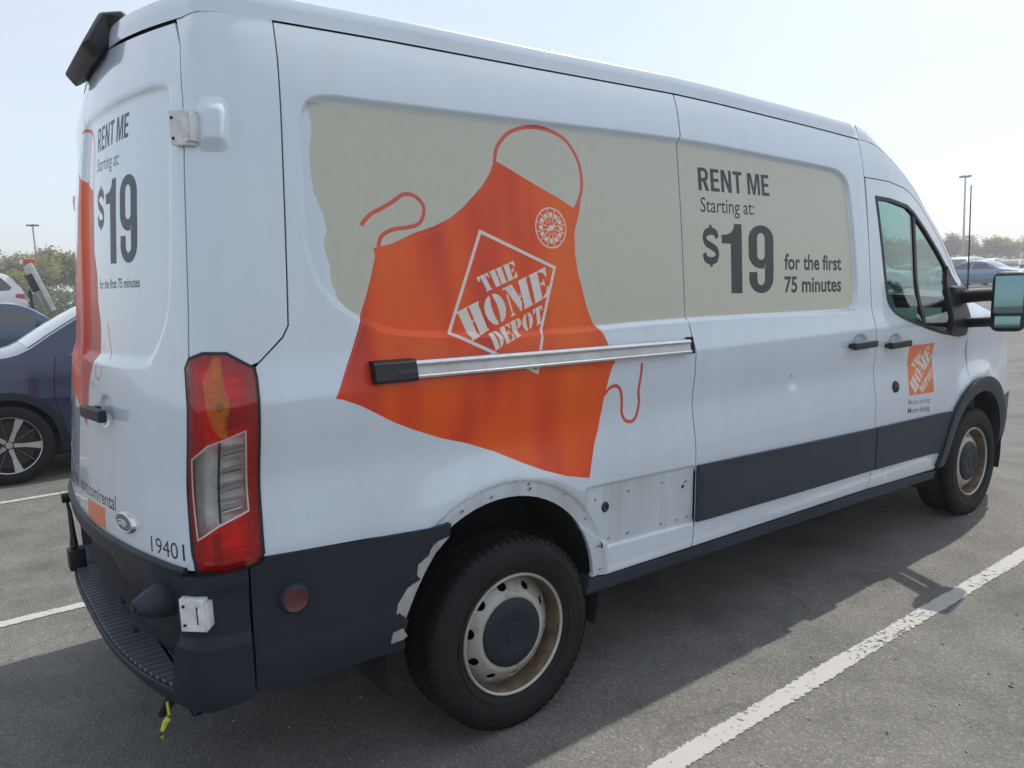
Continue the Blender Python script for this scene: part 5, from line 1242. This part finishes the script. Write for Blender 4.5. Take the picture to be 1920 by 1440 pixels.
def make_car(name, kind, loc, rz, paint, label, group, style='plain', res=.16, glass=None, wheels=True):
    S = SPEC[kind]; r = empty(name, loc, rz, label, 'car', group)
    L, W, R = S['L'], S['W'], S['R']; zt = max(p[1] for p in S['top'])
    def surf(x, z, sg=-1):
        x = np.asarray(x, float); z = np.asarray(z, float)
        wz = np.interp(z, [.2,.32,.5,.75,S['belt']-.08,S['belt']+.06,zt], [.90,.94,.985,1.0,.985,.955,.70])
        pl = 1 - .16 * np.clip(np.abs(x)/(L/2), 0, 1)**4.5 - .04*np.clip(np.abs(x)/(L/2), 0, 1)**2
        return np.stack([x, sg*W*wz*pl, z], 1)
    T = spl(S['top'], 4)
    ar = []
    for ax in sorted(S['ax']): ar += arch_pts(ax, R+.01, R+.045, 180, 0, 14)
    c = S['clear']
    bottom = [(T[-1][0], T[-1][1])] + [(sorted(S['ax'])[0]-R-.05, c)] + ar[:14] + [(sorted(S['ax'])[0]+R+.05, c),(sorted(S['ax'])[1]-R-.05, c)] + ar[14:] + [(sorted(S['ax'])[1]+R+.05, c)]
    poly = [tuple(p) for p in T] + bottom[1:]
    for sg in (-1, 1):
        f = (lambda x, z: surf(x, z, -1)) if sg < 0 else (lambda x, z: surf(-x, z, 1))
        mp = (lambda P: [tuple(p) for p in P]) if sg < 0 else (lambda P: [(-p[0], p[1]) for p in P])
        reg = [('side_window', [[np.array(mp(w))]], glass or M['car_glass']) for w in S['wins']]
        fx = S['ax'][0]
        seams = [ribbon([(S['wins'][0][0][0]+.12, S['belt']+.10),(S['wins'][0][0][0]+.16,.80),(fx-R-.10,.45),(fx-R-.14,.32)], .010), ribbon([(-.44,S['belt']),(-.44,.34)], .010)]
        reg += [('door_seam', [[np.array(mp(q))]], M['gap']) for q in seams]
        reg.append(('tail_light', [[np.array(mp([(-L/2+.04,S['belt']-.02),(-L/2+.30,S['belt']-.02),(-L/2+.34,S['belt']-.14),(-L/2+.02,S['belt']-.22)]))]], M['tail_lens']))
        reg.append(('headlight', [[np.array(mp([(L/2-.06,S['belt']-.20),(L/2-.50,S['belt']-.12),(L/2-.46,S['belt']-.24),(L/2-.06,S['belt']-.34)]))]], M['head_lens']))
        if S['clad']: reg.append(('wheel_arch_trim', [[np.array(mp(arch_pts(ax, R+.01, R+.115, 190, -10, 16) + arch_pts(ax, R+.01, R+.03, -10, 190, 16)))] for ax in S['ax']] + [[np.array(mp([(S['ax'][0]-R,c-.02),(S['ax'][0]-R,c+.15),(S['ax'][1]+R,c+.15),(S['ax'][1]+R,c-.02)]))]], M['plastic']))
        panel('body_side', mp(poly), f, paint, r, res=res, regions=reg, thick=.03)
        panel('body_lining', mp(poly), f, M['gap'], r, res=.4, off=-.06, thick=0)
    P = surf(T[:, 0], T[:, 1]); D = np.gradient(T, axis=0); D /= np.linalg.norm(D, axis=1)[:, None]
    def strip(nm, i0, i1, t0, mat, lift=0.):
        V, F = [], []; nt = 10
        for i in range(i0, i1+1):
            n = np.array([-D[i, 1], D[i, 0]]); n = n if (n[1] > 0 or abs(n[1]) < .3 and n[0]*T[i,0] > 0) else -n
            for k in range(nt+1):
                t = (-1+2*k/nt); t = math.copysign(abs(t)**.8, t)*t0; h = .055*(1-abs(t)**2.5)+lift
                V.append((P[i,0]+n[0]*h, -P[i,1]*t, P[i,2]+n[1]*h))
        m = nt+1
        for i in range(i1-i0):
            for k in range(nt): F.append((i*m+k, i*m+k+1, (i+1)*m+k+1, (i+1)*m+k))
        return pyd(nm, V, F, mat, r, True, 60)
    strip('body_top', 0, len(T)-1, 1., paint)
    X = T[:, 0]; up = T[:, 1] > S['belt']
    ia = [i for i in range(len(T)) if S['ws'][1] <= X[i] <= S['ws'][0] and up[i]]; ib = [i for i in range(len(T)) if S['rw'][1] <= X[i] <= S['rw'][0] and up[i]]
    if len(ia) > 1: strip('windscreen', ia[0], ia[-1], .90, glass or M['car_glass'], .004)
    if len(ib) > 1: strip('rear_window', ib[0], ib[-1], .86, M['car_glass'], .004)
    box('underbody', (-L/2+.2,-W+.12,.2), (L/2-.2,W-.12,.42), M['gap'], r, .03)
    for ax in S['ax']:
        for sg in (-1, 1): car_wheel(r, (ax, sg*(W-.115), R), R, sg, style, spin=.35)
    for ax in S['ax']: box('wheel_well', (ax-R-.12,-W+.26,.22), (ax+R+.12,W-.26,2*R+.12), M['gap'], r, .02)
    for sg in (-1, 1):
        x = S['wins'][0][0][0]-.10; box('door_mirror', (x-.06, sg*(W+.02)-.09, S['belt']+.06), (x+.06, sg*(W+.02)+.09, S['belt']+.20), paint, r, .03)
    return r
navy = car_paint('navy_metallic', (.009,.018,.065), .3)
make_car('parked_crossover', 'crossover', (.27, 6.04, 0), math.pi, navy, 'dark navy crossover with black and silver alloy wheels, just left of the van', None, 'fancy', .07, M['pale_glass'])
rl_ = tube('rolled_sheet', [(-.70,5.62,1.375),(-.50,5.50,1.44)], .035, M['lens_white'], None, 12)
tag(rl_, 'rolled white sheet lying on the navy crossover windscreen', 'paper roll')
make_car('parked_suv', 'suv', (-.15, 21.5, 0), 0, car_paint('mid_blue_paint', (.018,.045,.12), .3), 'blue car with its side window showing above the navy crossover', None, 'plain', .12)
make_car('carried_suv', 'suv', (-1.45, 28.0, 1.02), math.pi, car_paint('white_car_paint', (.72,.73,.74)), 'white vehicle riding high on the tow truck bed at the far left', None, 'plain', .12)
# tow truck
tt = empty('tow_truck', (-1.6, 28.0, 0), 0, 'flatbed tow truck with a tilted white boom and orange top, far left', 'truck')
box('flatbed', (-4.2,-1.15,.92), (3.1,1.15,1.04), M['plastic'], tt, .02)
box('chassis_rail', (-5.5,-.45,.60), (3.0,.45,.90), M['gap'], tt, .02)
box('cab', (-6.6,-1.1,.7), (-4.5,1.1,2.5), car_paint('white_car_paint', (.72,.73,.74)), tt, .12)
for y in (-.95, .95):
    for x in (-5.6, 1.2, 2.3): car_wheel(tt, (x, y, .48), .48, -1 if y < 0 else 1, 'plain')
rot = Matrix.Rotation(rad(-19), 3, 'Y')
bo = box('boom', (2.90,-.85,1.45), (3.06,.85,3.15), plain('weathered_white_steel', (.60,.60,.58), .5, var=.3, scale=4), tt, .03, rot)
box('boom_window', (2.62,-.80,2.15), (2.84,-.70,2.75), M['black'], bo, .01, rot)
box('beacon_bar', (2.52,-.8,3.10), (2.90,.8,3.26), plain('orange_beacon', (.65,.10,.02), .3, coat=.6, var=.2), tt, .05)
tube('mast', [(2.7,-.7,1.0),(2.62,-.7,2.2)], .05, M['black'], tt)
box('deck_edge', (-4.2,-1.18,.98), (3.3,-1.12,1.12), M['alu'], tt, .01)
box('tail_lamp', (3.1,-1.0,1.05), (3.3,-.6,1.2), M['tail_lens'], tt, .02)
# parked rows at the front right
white_p = car_paint('white_car_paint', (.72,.73,.74)); silver = car_paint('silver_paint', (.42,.44,.46), .3, .5); blackp = car_paint('black_paint', (.012,.013,.015)); steel = car_paint('steel_blue_paint', (.16,.27,.44), .3, .2); greyp = car_paint('grey_paint', (.12,.13,.14), .3, .3); redp = car_paint('dark_red_paint', (.16,.015,.015))
g = lambda x: gz(x, 0)
make_car('parked_sedan', 'sedan', (45.5, 15.4, g(45.5)), -math.pi/2, steel, 'steel blue sedan parked side-on behind the van mirror', 'cars parked across the lot')
make_car('parked_suv', 'suv', (38.5, 18.6, g(38.5)), -math.pi/2, white_p, 'white SUV seen through the van passenger window', 'cars parked across the lot')
rowsp = [('parked_suv','suv',50.5,13.2,white_p,'white SUV in the far row right of the steel blue sedan'),('parked_sedan','sedan',51,16.2,blackp,'black car in the far row behind the steel blue sedan'),('parked_suv','suv',51.5,19.3,white_p,'white SUV in the far row just right of the van pillar'),('parked_sedan','sedan',51,22.4,silver,'silver sedan in the far row, half hidden by the van pillar'),
 ('parked_suv','suv',59,16.0,greyp,'grey SUV in the rear row behind the white one'),('parked_sedan','sedan',59,19.2,white_p,'white sedan in the rear row beside the grey SUV'),('parked_suv','suv',59.5,22.4,blackp,'black SUV in the rear row beside the white sedan'),('parked_sedan','sedan',59,25.6,redp,'dark red sedan at the left end of the rear row'),('parked_suv','suv',68,20.5,white_p,'white SUV in the furthest row under the trees'),('parked_suv','suv',68,24.2,silver,'silver SUV in the furthest row under the trees')]
for nm, kd, x, y, p, lb in rowsp: make_car(nm, kd, (x, y, g(x)), math.pi, p, lb, 'cars parked across the lot', res=.2)

# ------------------------------------------------------------------ light poles
def light_pole(loc, h, label):
    r = empty('light_pole', loc, 0, label, 'light pole', 'parking lot light poles')
    mp = plain('galvanised_pole', (.36,.37,.38), .5, metal=.6, var=.15, scale=3) if 'galvanised_pole' not in bpy.data.materials else bpy.data.materials['galvanised_pole']
    tube('pole', [(0,0,0),(0,0,h*.5),(0,0,h)], [.16,.12,.09], mp, r, 10)
    lathe('pole_base', [(0,.7),(.28,.7),(.32,.65),(.32,0)], 16, mp, r, axis='Z')
    tube('crossarm', [(-.35,0,h-.05),(.35,0,h-.05)], .04, mp, r, 6); tube('crossarm', [(0,-.35,h-.05),(0,.35,h-.05)], .04, mp, r, 6)
    for dx, dy in ((1,0),(-1,0),(0,1),(0,-1)): box('lamp_head', (dx*.48-.22,dy*.48-.22,h-.08), (dx*.48+.22,dy*.48+.22,h+.12), M['greyhead'], r, .04)
M['greyhead'] = plain('lamp_housing', (.10,.105,.11), .5, var=.2)
light_pole((104.5, 41.3, gz(104.5, 0)), 12.6, 'tall light pole rising beyond the cars on the right')
light_pole((9.3, 111.4, 0), 12.0, 'tall light pole above the trees at the far left')

# ------------------------------------------------------------------ trees
def leaf_mat(name, c1, c2):
    m, n, l, b = new_mat(name)
    tc = n.new('ShaderNodeTexCoord'); ns = n.new('ShaderNodeTexNoise'); ns.inputs['Scale'].default_value = .9; ns.inputs['Detail'].default_value = 6; l.new(tc.outputs['Object'], ns.inputs['Vector'])
    cr = n.new('ShaderNodeValToRGB'); e = cr.color_ramp.elements; e[0].position = .35; e[0].color = (*c1, 1); e[1].position = .68; e[1].color = (*c2, 1)
    l.new(ns.outputs['Fac'], cr.inputs[0]); l.new(cr.outputs[0], b.inputs['Base Color']); b.inputs['Roughness'].default_value = .7
    tl_ = n.new('ShaderNodeBsdfTranslucent'); l.new(cr.outputs[0], tl_.inputs['Color']); mx = n.new('ShaderNodeMixShader'); mx.inputs[0].default_value = .5
    l.new(b.outputs[0], mx.inputs[1]); l.new(tl_.outputs[0], mx.inputs[2]); l.new(mx.outputs[0], n['Material Output'].inputs[0])
    return m
bark = plain('grey_bark', (.12,.10,.085), .9, var=.4, scale=3)
LM = {'olive': leaf_mat('olive_leaves', (.10,.125,.03), (.22,.24,.07)), 'yellow': leaf_mat('yellow_green_leaves', (.20,.22,.025), (.40,.40,.06)), 'brown': leaf_mat('budding_brown_leaves', (.15,.09,.06), (.28,.18,.12)), 'green': leaf_mat('spring_green_leaves', (.08,.13,.025), (.18,.25,.06)), 'grey': leaf_mat('grey_twig_haze', (.15,.14,.09), (.26,.24,.16))}
def tree_meshes(seed, H, spread, nleaf, ls):
    R_ = random.Random(seed); V, F, tips = [], [], []
    def limb(p, d, L, r, dep):
        q = [p]; 
        for k in range(3): d = (d + Vector((R_.uniform(-.18,.18), R_.uniform(-.18,.18), R_.uniform(-.02,.12)))).normalized(); q.append(q[-1] + d*L/3)
        b = len(V); n = 5
        for i, c in enumerate(q):
            rr = r*(1-.6*i/3)
            for j in range(n): a = 6.283*j/n; V.append((c.x+rr*math.cos(a), c.y+rr*math.sin(a), c.z))
        for i in range(3):
            for j in range(n): F.append((b+i*n+j, b+i*n+(j+1)%n, b+(i+1)*n+(j+1)%n, b+(i+1)*n+j))
        if dep <= 1: tips.append((q[2], L)); tips.append((q[3], L))
        if dep > 0:
            for k in range(4 if dep > 1 else 3):
                a = R_.uniform(0, 6.283); t = R_.uniform(.35, 1.); s = q[1].lerp(q[3], t)
                limb(s, (d*.75 + Vector((math.cos(a), math.sin(a), R_.uniform(.0,.5)))*spread).normalized(), L*R_.uniform(.5,.72), r*.5, dep-1)
    limb(Vector((0,0,-.2)), Vector((0,0,1)), H*.55, H*.022, 3)
    tm = bpy.data.meshes.new('trunk'); tm.from_pydata(V, [], F); tm.update()
    LV, LF = [], []
    for k in range(nleaf):
        t, L = tips[R_.randrange(len(tips))]; g_ = .16*H*.62
        c = t + Vector((R_.gauss(0,1), R_.gauss(0,1), R_.gauss(0,.8)))*g_*.5
        if c.z < H*.10: continue
        s = ls*R_.uniform(.6,1.4); u = Vector((R_.uniform(-1,1), R_.uniform(-1,1), R_.uniform(-.5,.5))).normalized(); w = u.cross(Vector((R_.uniform(-1,1), R_.uniform(-1,1), R_.uniform(.2,1)))).normalized()
        b = len(LV); LV += [c-u*s, c+w*s*.55, c+u*s, c-w*s*.55]; LF.append((b,b+1,b+2,b+3))
    cm = bpy.data.meshes.new('crown'); cm.from_pydata([tuple(p) for p in LV], [], LF); cm.update()
    return tm, cm
PROTO = [tree_meshes(11, 9, .8, 3200, .20), tree_meshes(23, 9, .65, 2600, .19), tree_meshes(37, 9, .95, 3400, .21), tree_meshes(51, 9, .75, 900, .16)]
TN = {'olive': 'olive green spring tree', 'yellow': 'yellow-green spring tree', 'brown': 'reddish brown budding tree', 'green': 'fresh green spring tree', 'grey': 'grey half-bare tree'}
def tree(x, y, h, kind, where, k, grp):
    pr = PROTO[3] if kind == 'grey' and k % 2 else PROTO[k % 3]
    r = empty('tree', (x, y, gz(x, y) if x > 10 else 0), k*1.7, TN[kind] + ' ' + where, 'tree', grp); s = h/9.; r.scale = (s*1.15, s*1.15, s)
    for nm, me, mt in (('trunk', pr[0], bark), ('crown', pr[1], LM[kind])):
        o = bpy.data.objects.new(nm, me); COL.objects.link(o); o.parent = r
        if not me.materials: me.materials.append(mt)
        o.material_slots[0].link = 'OBJECT'; o.material_slots[0].material = mt
TR = random.Random(9)
ORD = ['first','second','third','fourth','fifth','sixth','seventh','eighth','ninth','tenth','eleventh','twelfth','thirteenth','fourteenth','fifteenth','sixteenth']
k = 0
for row, d0, n in ((0, 106, 8), (1, 118, 8)):
    for i in range(n):
        az = 88.9 - i*1.02 + TR.uniform(-.25,.25) + row*.5; d = d0 + TR.uniform(-4,5); x = -1.55 + d*math.cos(rad(az)); y = -3.09 + d*math.sin(rad(az))
        kd = 'yellow' if (row == 0 and 83.0 < az < 84.9) else TR.choice(['grey','olive','olive','green'])
        tree(x, y, 7.4 + TR.uniform(-.7,1.2), kd, 'behind the tow truck, %s from the left in the %s row' % (ORD[i], 'back' if row else 'front'), k, 'trees behind the tow truck'); k += 1
for row, d0, n in ((0, 175, 14), (1, 190, 14)):
    for i in range(n):
        az = 29.3 - i*.83 + TR.uniform(-.2,.2) + row*.4; d = d0 + TR.uniform(-5,6); x = -1.55 + d*math.cos(rad(az)); y = -3.09 + d*math.sin(rad(az))
        kd = 'brown' if (22.4 < az < 23.9) else ('grey' if az < 20.6 and TR.random() < .5 else TR.choice(['olive','green','olive','yellow','brown']))
        tree(x, y, 6.6 + TR.uniform(-.9,1.0), kd, 'beyond the parked cars, %s from the left in the %s row' % (ORD[i], 'back' if row else 'front'), k, 'trees beyond the parked cars'); k += 1
# a bare tree nearer, seen through the cab
x, y = -1.55 + 60*math.cos(rad(27.3)), -3.09 + 60*math.sin(rad(27.3))
r = empty('bare_tree', (x, y, gz(x, y)), .4, 'bare branching tree seen through the van passenger window', 'tree'); o = bpy.data.objects.new('trunk', PROTO[1][0]); COL.objects.link(o); o.parent = r; r.scale = (.55,.55,.55)
# undergrowth under the tree lines: one mass
def undergrowth(az0, az1, d, h, mat, label, seed):
    R_ = random.Random(seed); V, F = [], []
    for k in range(int(5200*(az1-az0)/8)):
        az = rad(R_.uniform(az0, az1)); dd = d + R_.uniform(-6, 6); x = -1.55+dd*math.cos(az); y = -3.09+dd*math.sin(az); z = (gz(x,y) if x > 10 else 0) + h*R_.random()**1.2*(.88+.12*math.sin(az*90)); s = R_.uniform(.15,.4)
        u = Vector((R_.uniform(-1,1),R_.uniform(-1,1),R_.uniform(-.5,.5))).normalized(); w = u.cross(Vector((R_.uniform(-1,1),R_.uniform(-1,1),1))).normalized(); c = Vector((x,y,z)); b = len(V)
        V += [c-u*s, c+w*s*.6, c+u*s, c-w*s*.6]; F.append((b,b+1,b+2,b+3))
    o = pyd('undergrowth', V, F, mat, None, False); tag(o, label, None, None, 'stuff')
undergrowth(81, 90, 104, 4.4, LM['green'], 'low green scrub under the trees at the far left', 1)
undergrowth(17.5, 30, 172, 3.8, LM['olive'], 'low olive scrub under the trees on the right', 2)

# ------------------------------------------------------------------ spring haze over the lot
hz = box('haze', (-320,-320,-1.2), (330,330,16.5), None, None, 0)
m = bpy.data.materials.new('haze'); m.use_nodes = True; n, l = m.node_tree.nodes, m.node_tree.links; n.clear()
pv = n.new('ShaderNodeVolumePrincipled'); pv.inputs['Density'].default_value = .0022; pv.inputs['Color'].default_value = (.93,.95,.98,1); pv.inputs['Anisotropy'].default_value = .35
mo = n.new('ShaderNodeOutputMaterial'); l.new(pv.outputs[0], mo.inputs['Volume']); hz.data.materials.append(m)
tag(hz, 'pale spring haze hanging over the whole lot', None, None, 'stuff')
